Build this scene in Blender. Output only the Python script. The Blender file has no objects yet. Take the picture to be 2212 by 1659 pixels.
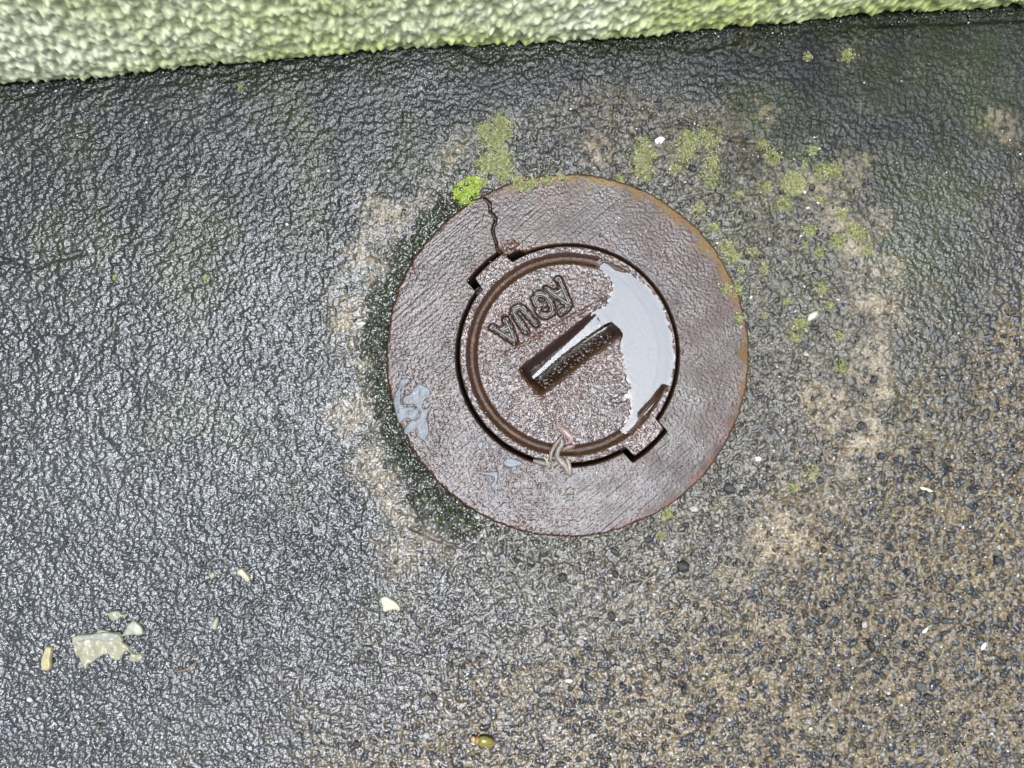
import bpy, bmesh, math
import numpy as np
from mathutils import Vector, Matrix

C = bpy.context.scene.collection
R = math.radians
# ---------------------------------------------------------------- camera
U = 0.2558e-3                       # metres on the ground per pixel of a 2212 px wide print
HC = 0.4243                         # the phone is held 42 cm above the ground, lens straight down
cam = bpy.data.cameras.new("camera")
cam.sensor_width = 36.0
cam.lens = 26.99
cam.clip_start = 0.01
cam.clip_end = 50
camo = bpy.data.objects.new("camera", cam)
camo.location = (0, 0, HC)
camo.rotation_euler = (0, 0, 0)
C.objects.link(camo)
bpy.context.scene.camera = camo
# ---------------------------------------------------------------- sky and overcast sun
SUN_DIR = Vector((math.tan(R(2)), -math.tan(R(5)), 1.0)).normalized()   # towards the bright part of the cloud
elev = math.asin(SUN_DIR.z)
azim = math.atan2(SUN_DIR.x, SUN_DIR.y)
w = bpy.data.worlds.new("World")
bpy.context.scene.world = w
w.use_nodes = True
nt = w.node_tree
sky = nt.nodes.new("ShaderNodeTexSky")
sky.sky_type = 'NISHITA'
sky.sun_disc = False
sky.sun_elevation = elev
sky.sun_rotation = azim
sky.dust_density = 7.0
sky.air_density = 0.7
sky.ozone_density = 0.5
nt.links.new(sky.outputs[0], nt.nodes["Background"].inputs[0])
nt.nodes["Background"].inputs[1].default_value = 0.05
sun = bpy.data.lights.new("overcast_sun", 'SUN')
sun.energy = 1.25
sun.angle = R(31)
sun.color = (0.72, 0.845, 1.0)
suno = bpy.data.objects.new("overcast_sun", sun)
suno.rotation_euler = SUN_DIR.to_track_quat('Z', 'Y').to_euler()
suno.location = (0, 0, 3)
C.objects.link(suno)
vs = bpy.context.scene.view_settings
vs.view_transform = 'Standard'
vs.look = 'None'
vs.gamma = 1
vs.use_curve_mapping = False
vs.exposure = 1.85

# ---------------------------------------------------------------- small tools
rng = np.random.default_rng(7)
def DX(px): return (px - 1106.0) * U
def DY(py): return (830.0 - py) * U
def S(sx, sy): return ((sx - 2016.0) * U / 1.8228, (1513.0 - sy) * U / 1.8228)
def DP(p): return (DX(p[0]), DY(p[1]))

def sstep(a, b, x):
    t = np.clip((x - a) / (b - a), 0, 1)
    return t * t * (3 - 2 * t)

_tabs = {}
def _tab(seed):
    if seed not in _tabs:
        g = np.random.default_rng(seed)
        p = g.permutation(256)
        a = g.random(256) * 2 * np.pi
        _tabs[seed] = (np.concatenate([p, p]).astype(np.int32), np.cos(a).astype(np.float32), np.sin(a).astype(np.float32), g.random(256).astype(np.float32), g.random(256).astype(np.float32))
    return _tabs[seed]

def pn(x, y, seed=0):
    """gradient noise, about -1..1"""
    p, gx, gy, _, _ = _tab(seed)
    x = np.asarray(x, np.float32); y = np.asarray(y, np.float32)
    xi = np.floor(x); yi = np.floor(y)
    fx = x - xi; fy = y - yi
    xi = xi.astype(np.int32) & 255; yi = yi.astype(np.int32) & 255
    u = fx * fx * fx * (fx * (fx * 6 - 15) + 10); v = fy * fy * fy * (fy * (fy * 6 - 15) + 10)
    def g(ix, iy, dx, dy):
        h = p[p[ix & 255] + (iy & 255)]
        return gx[h] * dx + gy[h] * dy
    n00 = g(xi, yi, fx, fy); n10 = g(xi + 1, yi, fx - 1, fy)
    n01 = g(xi, yi + 1, fx, fy - 1); n11 = g(xi + 1, yi + 1, fx - 1, fy - 1)
    a = n00 + u * (n10 - n00); b = n01 + u * (n11 - n01)
    return (a + v * (b - a)) * 1.5

def fbm(x, y, wl, seed=0, octaves=3, gain=0.5):
    s = 0; a = 1; f = 1.0 / wl; tot = 0
    for o in range(octaves):
        s = s + a * pn(x * f, y * f, seed + o * 13); tot += a
        a *= gain; f *= 2.03
    return s / tot

def worley(x, y, wl, seed=0):
    p, _, _, jx, jy = _tab(seed)
    x = np.asarray(x, np.float32) / wl; y = np.asarray(y, np.float32) / wl
    xi = np.floor(x).astype(np.int32); yi = np.floor(y).astype(np.int32)
    f1 = np.full(x.shape, 9.0, np.float32); f2 = f1.copy(); idn = np.zeros(x.shape, np.float32)
    for dx in (-1, 0, 1):
        for dy in (-1, 0, 1):
            cx = xi + dx; cy = yi + dy
            h = p[p[cx & 255] + (cy & 255)]
            d = (cx + jx[h] - x) ** 2 + (cy + jy[h] - y) ** 2
            m = d < f1
            f2 = np.where(m, f1, np.minimum(f2, d)); idn = np.where(m, jx[(h * 7 + 3) & 255], idn); f1 = np.where(m, d, f1)
    return np.sqrt(f1), np.sqrt(f2), idn

def poly_sdf(x, y, pts):
    """signed distance to a closed polygon, negative inside"""
    x = np.asarray(x, np.float64); y = np.asarray(y, np.float64)
    n = len(pts); d = np.full(x.shape, 1e9); ins = np.zeros(x.shape, bool)
    for i in range(n):
        ax, ay = pts[i]; bx, by = pts[(i + 1) % n]
        ex, ey = bx - ax, by - ay
        t = np.clip(((x - ax) * ex + (y - ay) * ey) / (ex * ex + ey * ey + 1e-20), 0, 1)
        d = np.minimum(d, np.hypot(x - ax - t * ex, y - ay - t * ey))
        c = ((ay <= y) & (by > y)) | ((by <= y) & (ay > y))
        xc = ax + (y - ay) * ex / (ey if abs(ey) > 1e-12 else 1e-12)
        ins ^= c & (x < xc)
    return np.where(ins, -d, d)

def line_dist(x, y, pts):
    d = np.full(np.shape(x), 1e9)
    for (ax, ay), (bx, by) in zip(pts[:-1], pts[1:]):
        ex, ey = bx - ax, by - ay
        t = np.clip(((x - ax) * ex + (y - ay) * ey) / (ex * ex + ey * ey + 1e-20), 0, 1)
        d = np.minimum(d, np.hypot(x - ax - t * ex, y - ay - t * ey))
    return d

def smooth_loop(pts, n=6):
    """Catmull-Rom through a closed loop"""
    P = np.array(pts, float); out = []
    for i in range(len(P)):
        a, b, c, d = P[i - 1], P[i], P[(i + 1) % len(P)], P[(i + 2) % len(P)]
        for k in range(n):
            t = k / n
            out.append(0.5 * ((2 * b) + (c - a) * t + (2 * a - 5 * b + 4 * c - d) * t * t + (3 * b - a - 3 * c + d) * t ** 3))
    return [tuple(p) for p in out]

def tag(o, label=None, cat=None, group=None, kind=None):
    if label: o['label'] = label
    if cat: o['category'] = cat
    if group: o['group'] = group
    if kind: o['kind'] = kind
    return o

def mesh_np(name, verts, faces, mat, parent=None, attrs=None, smooth=True):
    """faces: (n,3) or (n,4) array"""
    me = bpy.data.meshes.new(name)
    verts = np.asarray(verts, np.float32); faces = np.asarray(faces, np.int32)
    k = faces.shape[1]
    me.vertices.add(len(verts)); me.vertices.foreach_set("co", verts.ravel())
    me.loops.add(faces.size); me.loops.foreach_set("vertex_index", faces.ravel())
    me.polygons.add(len(faces)); me.polygons.foreach_set("loop_start", np.arange(0, faces.size, k, dtype=np.int32))
    me.polygons.foreach_set("use_smooth", np.full(len(faces), smooth, bool))
    for an, arr in (attrs or {}).items():
        arr = np.asarray(arr, np.float32)
        if arr.ndim == 2:
            at = me.attributes.new(an, 'FLOAT_COLOR', 'POINT')
            at.data.foreach_set("color", np.concatenate([arr, np.ones((len(arr), 1), np.float32)], 1).ravel())
        else:
            at = me.attributes.new(an, 'FLOAT', 'POINT'); at.data.foreach_set("value", arr)
    me.update(calc_edges=True)
    me.materials.append(mat)
    o = bpy.data.objects.new(name, me); C.objects.link(o)
    if parent: o.parent = parent
    return o

def grid_faces(nu, nv, wrap=False):
    """verts laid out [u, v] -> index u*nv+v; wrap closes u"""
    u = np.arange(nu if wrap else nu - 1); v = np.arange(nv - 1)
    a = (u[:, None] * nv + v[None]).ravel()
    b = (((u + 1) % nu)[:, None] * nv + v[None]).ravel()
    return np.stack([a, b, b + 1, a + 1], 1)

def lerp(a, b, t):
    return np.asarray(a) * (1 - t[..., None]) + np.asarray(b) * t[..., None]

# ---------------------------------------------------------------- materials
def new_mat(name):
    m = bpy.data.materials.new(name); m.use_nodes = True
    return m, m.node_tree, m.node_tree.nodes["Principled BSDF"]

def surf(name, color=None, attr=None, rough=0.4, rough_attr=None, spec_attr=None, bumps=((900, 0.00015, 0.6),), var=0.35, var_scale=700, spec=0.5, coat=0.0, stretch=None):
    """base colour (fixed or from an attribute) broken up by noise, with fine relief"""
    m, t, b = new_mat(name)
    N, L = t.nodes, t.links
    tc = N.new("ShaderNodeTexCoord")
    no = N.new("ShaderNodeTexNoise"); no.inputs["Scale"].default_value = var_scale; no.inputs["Detail"].default_value = 4
    L.new(tc.outputs["Object"], no.inputs["Vector"])
    mr = N.new("ShaderNodeMapRange"); mr.inputs[1].default_value = 0.3; mr.inputs[2].default_value = 0.7
    mr.inputs[3].default_value = 1 - var; mr.inputs[4].default_value = 1 + var
    L.new(no.outputs["Fac"], mr.inputs[0])
    mul = N.new("ShaderNodeVectorMath"); mul.operation = 'SCALE'
    if attr:
        at = N.new("ShaderNodeAttribute"); at.attribute_name = attr; L.new(at.outputs["Color"], mul.inputs[0])
    else:
        mul.inputs[0].default_value = color
    L.new(mr.outputs[0], mul.inputs["Scale"])
    L.new(mul.outputs[0], b.inputs["Base Color"])
    if rough_attr:
        ra = N.new("ShaderNodeAttribute"); ra.attribute_name = rough_attr
        L.new(ra.outputs["Fac"], b.inputs["Roughness"])
    else:
        b.inputs["Roughness"].default_value = rough
    b.inputs["Specular IOR Level"].default_value = spec
    if spec_attr:
        sa_ = N.new("ShaderNodeAttribute"); sa_.attribute_name = spec_attr
        L.new(sa_.outputs["Fac"], b.inputs["Specular IOR Level"])
    b.inputs["Coat Weight"].default_value = coat
    b.inputs["Coat Roughness"].default_value = 0.12
    prev = None
    for sc, dist, st in bumps:
        n2 = N.new("ShaderNodeTexNoise"); n2.inputs["Scale"].default_value = sc; n2.inputs["Detail"].default_value = 3
        if stretch:
            mp = N.new("ShaderNodeMapping"); mp.vector_type = 'TEXTURE'
            mp.inputs["Rotation"].default_value = (0, 0, stretch[0]); mp.inputs["Scale"].default_value = (stretch[1], 1, 1)
            L.new(tc.outputs["Object"], mp.inputs["Vector"]); L.new(mp.outputs[0], n2.inputs["Vector"])
        else:
            L.new(tc.outputs["Object"], n2.inputs["Vector"])
        bp = N.new("ShaderNodeBump"); bp.inputs["Distance"].default_value = dist; bp.inputs["Strength"].default_value = st
        L.new(n2.outputs["Fac"], bp.inputs["Height"])
        if prev: L.new(prev.outputs[0], bp.inputs["Normal"])
        prev = bp
    if prev:
        L.new(prev.outputs[0], b.inputs["Normal"])
        if coat: L.new(prev.outputs[0], b.inputs["Coat Normal"])
    return m

M_ground = surf("wet_concrete", attr="Col", rough_attr="Rough", spec_attr="Wet", bumps=((700, 0.0008, 0.8),), var=0.5, var_scale=800, spec=0.8)
M_grit = surf("wet_aggregate", attr="Col", spec=0.8, rough=0.12, bumps=((800, 0.0003, 0.7),), var=0.3, var_scale=900)
M_wall = surf("green_stained_render", attr="Col", spec=0.9, rough=0.17, bumps=((500, 0.0005, 0.5),), var=0.2, var_scale=300)
M_ring = surf("rusty_cast_iron", attr="Col", rough_attr="Rough", spec=0.42, bumps=((800, 0.0004, 0.8),), var=0.3, var_scale=900)
M_lid = surf("wet_rusty_iron", attr="Col", rough_attr="Rough", spec_attr="Wet", spec=0.5, bumps=((800, 0.0004, 0.9),), var=0.3, var_scale=900)
M_letter = surf("wet_iron_lettering", color=(0.060, 0.044, 0.036), spec=0.9, rough=0.17, bumps=((700, 0.00015, 0.5),), var=0.4)
M_paint = surf("flaking_grey_paint", color=(0.075, 0.084, 0.096), rough=0.36, spec=0.4, bumps=((500, 0.0003, 0.7),), var=0.5, var_scale=260)
M_moss = surf("moss", attr="Col", rough=0.6, bumps=(), var=0.3, spec=0.25)
M_chip = surf("cream_paint_flake", attr="Col", rough=0.35, bumps=((500, 0.0002, 0.6),), var=0.12, var_scale=400)
M_leaf = surf("dry_plant_scrap", attr="Col", rough=0.35, bumps=((900, 0.0002, 0.6),), var=0.35, var_scale=900)
M_shell = surf("olive_wing_case", attr="Col", rough=0.12, bumps=((900, 0.00006, 0.4),), var=0.2)

def water_mat():
    m = bpy.data.materials.new("rain_water"); m.use_nodes = True
    t = m.node_tree; N, L = t.nodes, t.links
    N.remove(N["Principled BSDF"])
    out = N["Material Output"]
    tr = N.new("ShaderNodeBsdfTransparent"); tr.inputs[0].default_value = (0.93, 0.92, 0.88, 1)
    gl = N.new("ShaderNodeBsdfGlossy"); gl.inputs["Roughness"].default_value = 0.02
    fr = N.new("ShaderNodeFresnel"); fr.inputs["IOR"].default_value = 1.46
    mx = N.new("ShaderNodeMixShader")
    L.new(fr.outputs[0], mx.inputs[0]); L.new(tr.outputs[0], mx.inputs[1]); L.new(gl.outputs[0], mx.inputs[2])
    L.new(mx.outputs[0], out.inputs["Surface"])
    return m
M_water = water_mat()

# ---------------------------------------------------------------- shared outlines
HX, HY = DX(1225.8), DY(768.3)      # centre of the round hole in the ring
LX, LY = DX(1226.7), DY(766.7)      # centre of the lid
RO = 392 * U                         # outer radius of the ring
WALL = [(-900, 262), (-300, 214), (0, 190), (200, 175), (430, 150), (600, 138), (800, 118), (1000, 107), (1150, 100), (1300, 92), (1456, 80), (1560, 67),
        (1640, 60), (1730, 54), (1831, 42), (1956, 32), (2080, 27), (2212, 17), (2600, -10), (3200, -55)]
WX = np.array([DX(p[0]) for p in WALL]); WY = np.array([DY(p[1]) for p in WALL])
def wall_y(x): return np.interp(x, WX, WY, ) + np.where(x < WX[0], (x - WX[0]) * 0.078, 0) + np.where(x > WX[-1], (x - WX[-1]) * 0.078, 0)

MOSS = [(1392, 330, 30), (1390, 365, 26), (1486, 302, 24), (1528, 295, 26), (1482, 330, 22), (1538, 348, 18), (1538, 389, 20), (1458, 365, 16), (1649, 313, 15),
        (1670, 340, 18), (1757, 323, 14), (1732, 354, 12), (1775, 366, 18), (1800, 370, 18), (1654, 405, 15), (1597, 419, 9), (1694, 441, 18), (1771, 434, 9),
        (1819, 462, 15), (1748, 497, 17), (1842, 500, 18), (1858, 510, 15), (1809, 521, 18), (1738, 528, 8), (1769, 545, 13), (1871, 542, 12), (1510, 452, 16), (1541, 493, 13),
        (1570, 535, 18), (1582, 555, 18), (1625, 545, 12), (1649, 578, 11), (1599, 580, 10), (1594, 625, 14), (1568, 625, 13), (1776, 624, 14), (1790, 660, 11),
        (1729, 702, 18), (1715, 730, 12), (1812, 728, 14), (1651, 681, 8), (1816, 792, 16), (1594, 688, 13), (1700, 651, 9), (1715, 1054, 11), (1751, 1022, 15), (1442, 1113, 17),
        (1427, 1156, 9), (520, 190, 8), (1085, 345, 26), (1055, 355, 26), (1070, 300, 30), (1085, 268, 24), (1050, 285, 22), (1090, 375, 20), (1115, 388, 14), (1150, 398, 13), (1180, 392, 13),
        (1212, 384, 10), (1125, 405, 12), (1040, 395, 14), (1340, 385, 10), (445, 600, 8), (250, 600, 7), (1830, 120, 16), (1745, 125, 10)]
BRIGHT = [(993, 398), (1014, 382), (1035, 386), (1034, 405), (1028, 428), (1016, 441), (996, 440), (980, 428), (977, 408)]
ROUND = (1713, 398, 25)

# ---------------------------------------------------------------- the concrete pavement
def axis(lo, hi, step, far_lo, far_hi):
    a = list(np.arange(lo, hi + step * 0.5, step))
    s = step; x = a[-1]
    while x < far_hi: s *= 1.3; x += s; a.append(x)
    s = step; x = a[0]; b = []
    while x > far_lo: s *= 1.3; x -= s; b.append(x)
    return np.array(b[::-1] + a, np.float64)
gx = axis(-0.302, 0.302, 0.00055, -1.8, 1.8)
gy = axis(-0.226, 0.218, 0.00055, -1.8, 0.5)
X, Y = np.meshgrid(gx, gy, indexing='ij')
PX = X / U + 1106; PY = 830 - Y / U
win = sstep(0.36, 0.30, np.abs(X)) * sstep(-0.30, -0.235, Y)
def ground_fields(X, Y, PX, PY):
    rr = np.hypot(X - HX, Y - HY); rp = rr / U
    th = np.degrees(np.arctan2(Y - HY, X - HX))
    big = fbm(X, Y, 0.045, 3, 3)
    mid = fbm(X, Y, 0.016, 5, 3)
    # how sandy and worn the surface is: the lower right is exposed aggregate, the upper left is under a smooth black film
    T = sstep(1330, 2060, PX * 0.55 + PY * 0.8 + big * 260)
    # mortar collar laid round the cover
    pr = np.hypot(PX - 1325, PY - 775) + 38 * fbm(X, Y, 0.03, 21, 3)
    inm = sstep(600, 550, pr)
    rimband = np.exp(-((pr - 575) / 34.0) ** 2) * np.clip(0.35 + 1.3 * fbm(X, Y, 0.02, 31, 3), 0, 1.2)
    rimband *= (np.where(PX > 1500, 1.5 * sstep(330, 440, PY) * sstep(1150, 900, PY), 0.0) + np.where(PX < 1000, sstep(380, 470, PY) * sstep(1350, 1150, PY), 0.0) + 0.22) * sstep(1450, 1050, PY)
    return rr, rp, th, big, mid, T, pr, inm, rimband
rr, rp, th, big, mid, T, pr, inm, rimband = ground_fields(X, Y, PX, PY)

# relief
c, s_ = math.cos(R(18)), math.sin(R(18))
xr = X * c + Y * s_; yr = -X * s_ + Y * c
strk = sstep(1500, 500, PX + 0.7 * PY)
worm = fbm(xr / 1.7, yr, 0.0030, 41, 2, 0.6) * strk + fbm(X, Y, 0.0029, 43, 2, 0.6) * (1 - strk)
worm3 = fbm(X + 0.001 * mid, Y, 0.0034, 44, 2, 0.6)
worm2 = fbm(X, Y, 0.0017, 45, 1)
h1, h2, hid = worley(X + 0.0006 * mid, Y, 0.0031, 53)
peb = np.clip(1 - h1 * 1.45, 0, 1) * (0.25 + 0.9 * hid)
patchy = sstep(-0.45, 0.45, fbm(X, Y, 0.028, 47, 3))
f1, f2, cid = worley(X, Y, 0.0034, 51)
cell = np.clip(1 - f1 * 1.5, 0, 1) * (0.3 + cid)
g1, g2, cid2 = worley(X, Y, 0.0075, 57)
stone2 = np.clip(1 - g1 * 2.4, 0, 1) * (cid2 > 0.72)
Z = big * 0.0009 + mid * 0.0006
film = (1 - T)
amp = 0.95 + 0.25 * sstep(700, 1300, PY) - 0.35 * sstep(1500, 2000, PX)
Z += film * amp * (worm * (0.00078 + 0.00022 * patchy) + peb * (0.0008 - 0.0003 * patchy) + worm2 * 0.00030)
Z += T * (cell * 0.0013 + peb * 0.0007 + worm2 * 0.00045 + stone2 * 0.0011)
# mortar collar: a small step down to it on the left and along its top, flush at lower right
stepd = 0.0014 * np.where(PX < 1325, 1, 0.5) * sstep(1400, 1000, PY)
Z -= inm * stepd
Z += inm * (1 - T) * (cell * 0.0006 + stone2 * 0.0004)
Z += rimband * 0.0007
# washed-out trough hugging the ring on its left and lower left
trw = 46 * (0.75 + 0.5 * fbm(np.cos(np.radians(th)) * 1.0, np.sin(np.radians(th)) * 1.0, 0.35, 61, 2))
side = np.where((th > 118) | (th < -112), 1.0, 0.0)
side = sstep(112, 132, np.abs(th)) * np.where(th > 0, 1.0, sstep(-108, -128, th)) 
trough = side * sstep(392 + trw + 20, 392 + trw - 8, rp + 34 * mid)
Z -= trough * (0.0022 + 0.0016 * mid)
Z += trough * (worm * 0.0011 + cell * 0.0013 + stone2 * 0.0012)
nearring = sstep(440, 395, rp)
Z -= nearring * 0.0008
# lumps of mortar squeezed out at the lower left of the ring
for lx, ly, lr, lh in ((935, 1125, 30, 2.2), (985, 1125, 26, 2.0), (955, 1090, 18, 1.6), (905, 1085, 20, 1.8), (1010, 1150, 22, 1.5), (1180, 1215, 24, 1.3), (900, 1050, 16, 1.5), (1075, 1190, 14, 1.2), (870, 985, 12, 1.2)):
    d = np.hypot(PX - lx, PY - ly) / lr + 0.25 * mid
    Z += lh * 1e-3 * sstep(1.15, 0.35, d)
# dark pits and grooves
for pts, wd, dp in (([(0, 560), (60, 585), (120, 560), (180, 545)], 10, 0.9), ([(1470, 262), (1520, 285), (1590, 302), (1640, 306)], 9, 1.3), ([(885, 1140), (930, 1160), (985, 1185)], 7, 1.0),
                    ([(985, 95), (1060, 130), (1090, 110)], 16, 1.0), ([(1490, 105), (1560, 95), (1600, 80)], 14, 1.2), ([(1890, 50), (2000, 46), (2212, 38)], 13, 1.5), ([(1120, 1205), (1175, 1225), (1230, 1222)], 9, 0.9),
                    ([(310, 1365), (400, 1360), (430, 1368)], 3, 0.6), ([(215, 940), (260, 985), (330, 1000)], 9, 0.5)):
    d = line_dist(PX, PY, pts) + 4 * mid
    Z -= dp * 1e-3 * sstep(wd, wd * 0.2, d)
# at the wall the film thickens into a dark ledge
dw = wall_y(X) - Y
Z -= sstep(0.010, 0.0, dw) * 0.0008
# moss cushions lift the surface a touch
mossm = np.zeros_like(X)
for mx_, my_, mr_ in MOSS + [ROUND]:
    sel = (np.abs(PX - mx_) < mr_ * 2) & (np.abs(PY - my_) < mr_ * 2)
    d = np.hypot(PX[sel] - mx_, PY[sel] - my_) / mr_ + 0.9 * fbm(X[sel], Y[sel], 0.0045, 71, 3)
    mossm[sel] = np.maximum(mossm[sel], sstep(1.3, 0.2, d))
Z *= win
Z += mossm * 0.0003
# recess that holds the cast-iron box
Z = np.where(rr < RO - 0.0022, -0.055, Z)

# colours of the materials, plus a bluish sheen painted in at lower left
green = sstep(-0.1, 0.5, fbm(X, Y, 0.05, 81, 3) + 0.25 * sstep(1400, 2100, PX) * sstep(1300, 500, PY) - 0.25 * sstep(900, 1300, PY))
pale = sstep(0.28, 0.55, fbm(X, Y, 0.035, 85, 4, 0.6))
col = lerp((0.040, 0.043, 0.040), (0.060, 0.070, 0.034), green)
col = lerp(col, (0.075, 0.085, 0.075), sstep(0.1, 0.6, fbm(X, Y, 0.07, 91, 2)) * 0.5)
col = lerp(col, (0.20, 0.165, 0.115), np.clip(pale * 0.6 * sstep(0.05, 0.45, fbm(X, Y, 0.005, 95, 2)) , 0, 1))
tan = lerp((0.145, 0.102, 0.048), (0.27, 0.20, 0.10), sstep(-0.4, 0.5, fbm(X, Y, 0.02, 97, 3)))
tan = lerp(tan, (0.030, 0.031, 0.034), np.clip(sstep(0.75, 0.35, f1) * (cid > 0.42), 0, 1) * 0.85)
tan = lerp(tan, (0.33, 0.31, 0.27), np.clip(sstep(0.5, 0.25, f1) * (cid > 0.93), 0, 1))
tan = lerp(tan, (0.035, 0.037, 0.044), sstep(0.42, 0.30, g1) * (cid2 > 0.80))
col = lerp(col, tan, np.clip(T * 0.95, 0, 1))
mort = lerp((0.090, 0.072, 0.046), (0.16, 0.130, 0.085), sstep(-0.3, 0.5, mid))
mort = lerp(mort, (0.028, 0.028, 0.030), sstep(0.7, 0.35, f1) * (cid > 0.5) * 0.8)
mort = lerp(mort, (0.30, 0.28, 0.25), sstep(0.45, 0.2, f1) * (cid > 0.95))
col = lerp(col, mort, inm * (1 - T) * np.where(PX > 1250, 0.85, 0.35))
rb = np.clip(rimband * sstep(-0.25, 0.35, fbm(X, Y, 0.006, 101, 3) + 0.25), 0, 1)
col = lerp(col, (0.46, 0.37, 0.24), rb * 0.9)
for bx, by, br in ((800, 440, 45), (770, 560, 40), (745, 660, 45), (745, 900, 60), (800, 1010, 60), (860, 1200, 70), (1290, 325, 40), (1650, 245, 35), (2160, 270, 50), (1840, 370, 60), (1890, 480, 45), (1915, 580, 50), (1920, 680, 50), (1880, 780, 60), (1790, 880, 70), (1690, 1150, 80), (980, 330, 30)):
    q = sstep(1.2, 0.3, np.hypot(PX - bx, PY - by) / br + 0.6 * fbm(X, Y, 0.010, 119, 3)) * sstep(-0.35, 0.25, fbm(X, Y, 0.0045, 121, 2))
    col = lerp(col, (0.42, 0.33, 0.21), q * 0.7)
col = lerp(col, (0.040, 0.044, 0.022), trough * 0.85)
col = lerp(col, (0.055, 0.075, 0.030), trough * sstep(0.0, 0.5, fbm(X, Y, 0.02, 103, 3)) * 0.9)
col = lerp(col, (0.05, 0.045, 0.022), nearring * 0.5 * (1 - trough))
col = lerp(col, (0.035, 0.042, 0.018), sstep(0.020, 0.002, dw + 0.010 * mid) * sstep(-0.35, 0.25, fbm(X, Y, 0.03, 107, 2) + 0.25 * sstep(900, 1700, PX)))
msk = sstep(0.1, 0.9, mossm) * np.clip(0.55 + 0.8 * fbm(X, Y, 0.003, 73, 2), 0, 1)
mcol = lerp((0.17, 0.20, 0.065), (0.33, 0.34, 0.14), sstep(-0.3, 0.4, fbm(X, Y, 0.006, 111, 2)))
col = lerp(col, mcol, msk)
# thin green bloom
bl = np.zeros_like(X)
for bx, by, br in ((1060, 330, 65), (1640, 470, 140), (1770, 330, 120), (1680, 250, 110), (2080, 230, 90), (2150, 100, 70), (1560, 500, 60), (1500, 330, 70), (1600, 640, 60), (1740, 600, 110), (1930, 560, 90), (800, 800, 60), (60, 300, 90), (2050, 470, 90)):
    bl = np.maximum(bl, sstep(1.2, 0.2, np.hypot(PX - bx, PY - by) / br + 0.5 * fbm(X, Y, 0.012, 113, 3)))
col = lerp(col, col * np.array((1.05, 1.2, 0.85)) + np.array((0.010, 0.017, 0.003)), bl * 0.7 * sstep(-0.5, 0.4, fbm(X, Y, 0.004, 117, 2)))
web = sstep(0.05, 0.45, worm + 0.5 * worm2) * sstep(-0.25, 0.5, fbm(X, Y, 0.02, 131, 3) + 0.5 * sstep(600, 1500, PY) - 0.15 + 0.35 * inm) * (1 - 0.5 * T)
col = lerp(col, (0.30, 0.27, 0.205), web * 0.6 * (1 - msk) * (1 - trough))
col = lerp(col, col + np.array((0.030, 0.036, 0.046)), sstep(1200, 300, PX) * sstep(600, 1100, PY) * (1 - T))  # blue-grey sky sheen put into the film's colour at lower left
mix_h = inm * (1 - T) * sstep(1150, 1350, PX + 0.5 * (PY - 775))
col = col * (0.36 + 0.2 * T + 0.12 * inm + 0.5 * msk)[..., None]
wetn = sstep(-0.5, 0.5, fbm(X, Y, 0.022, 123, 3))
rough = 0.09 + 0.09 * T + 0.07 * wetn * (1 - T) + 0.13 * mix_h + 0.10 * sstep(600, 150, PY) + 0.13 * sstep(1300, 2000, PX) + 0.3 * msk + 0.05 * mid
rough = np.clip(rough - 0.08 * trough * 0.5, 0.07, 0.9)
wetf = 0.85 - 0.40 * sstep(850, 250, PY + 0.10 * PX) - 0.30 * sstep(900, 1900, PX) + 0.25 * trough - 0.3 * msk
wetf = np.clip(wetf + 0.15 * fbm(X, Y, 0.03, 127, 3), 0.15, 1.0)
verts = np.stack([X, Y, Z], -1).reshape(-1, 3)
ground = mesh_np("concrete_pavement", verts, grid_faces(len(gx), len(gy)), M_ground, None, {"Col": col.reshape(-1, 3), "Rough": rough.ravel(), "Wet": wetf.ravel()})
tag(ground, "wet dark concrete pavement with worn sandy aggregate at the lower right", None, None, "structure")

def ground_z(x, y):
    i = int(np.clip(np.searchsorted(gx, x), 1, len(gx) - 1)); j = int(np.clip(np.searchsorted(gy, y), 1, len(gy) - 1))
    return float(Z[i, j])
def ground_za(x, y):
    i = np.clip(np.searchsorted(gx, x), 1, len(gx) - 1); j = np.clip(np.searchsorted(gy, y), 1, len(gy) - 1)
    return Z[i, j]

# ---------------------------------------------------------------- aggregate stones standing out of the concrete
def ico(sub):
    bm = bmesh.new(); bmesh.ops.create_icosphere(bm, subdivisions=sub, radius=1.0)
    v = np.array([x.co for x in bm.verts]); bm.verts.index_update()
    f = np.array([[q.index for q in p.verts] for p in bm.faces]); bm.free()
    return v, f
IV, IF = ico(2)
def lump(seed, flat=0.7):
    g = np.random.default_rng(seed)
    v = IV.copy()
    for _ in range(9):                       # chop with planes: a broken stone, not a ball
        n = g.normal(size=3); n /= np.linalg.norm(n); d = g.uniform(0.55, 0.85)
        k = v @ n
        v = v - np.outer(np.clip(k - d, 0, None), n)
    v *= np.array([g.uniform(0.8, 1.25), g.uniform(0.6, 1.0), flat])
    return v
LUMPS = [lump(i) for i in range(24)]
STONE_COL = np.array([(0.016, 0.016, 0.016), (0.011, 0.011, 0.0105), (0.026, 0.027, 0.030), (0.05, 0.052, 0.056), (0.05, 0.038, 0.03), (0.10, 0.085, 0.062), (0.36, 0.35, 0.32), (0.17, 0.15, 0.12)])
STONE_P = np.array([0.27, 0.22, 0.17, 0.09, 0.09, 0.08, 0.045, 0.035])
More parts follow.
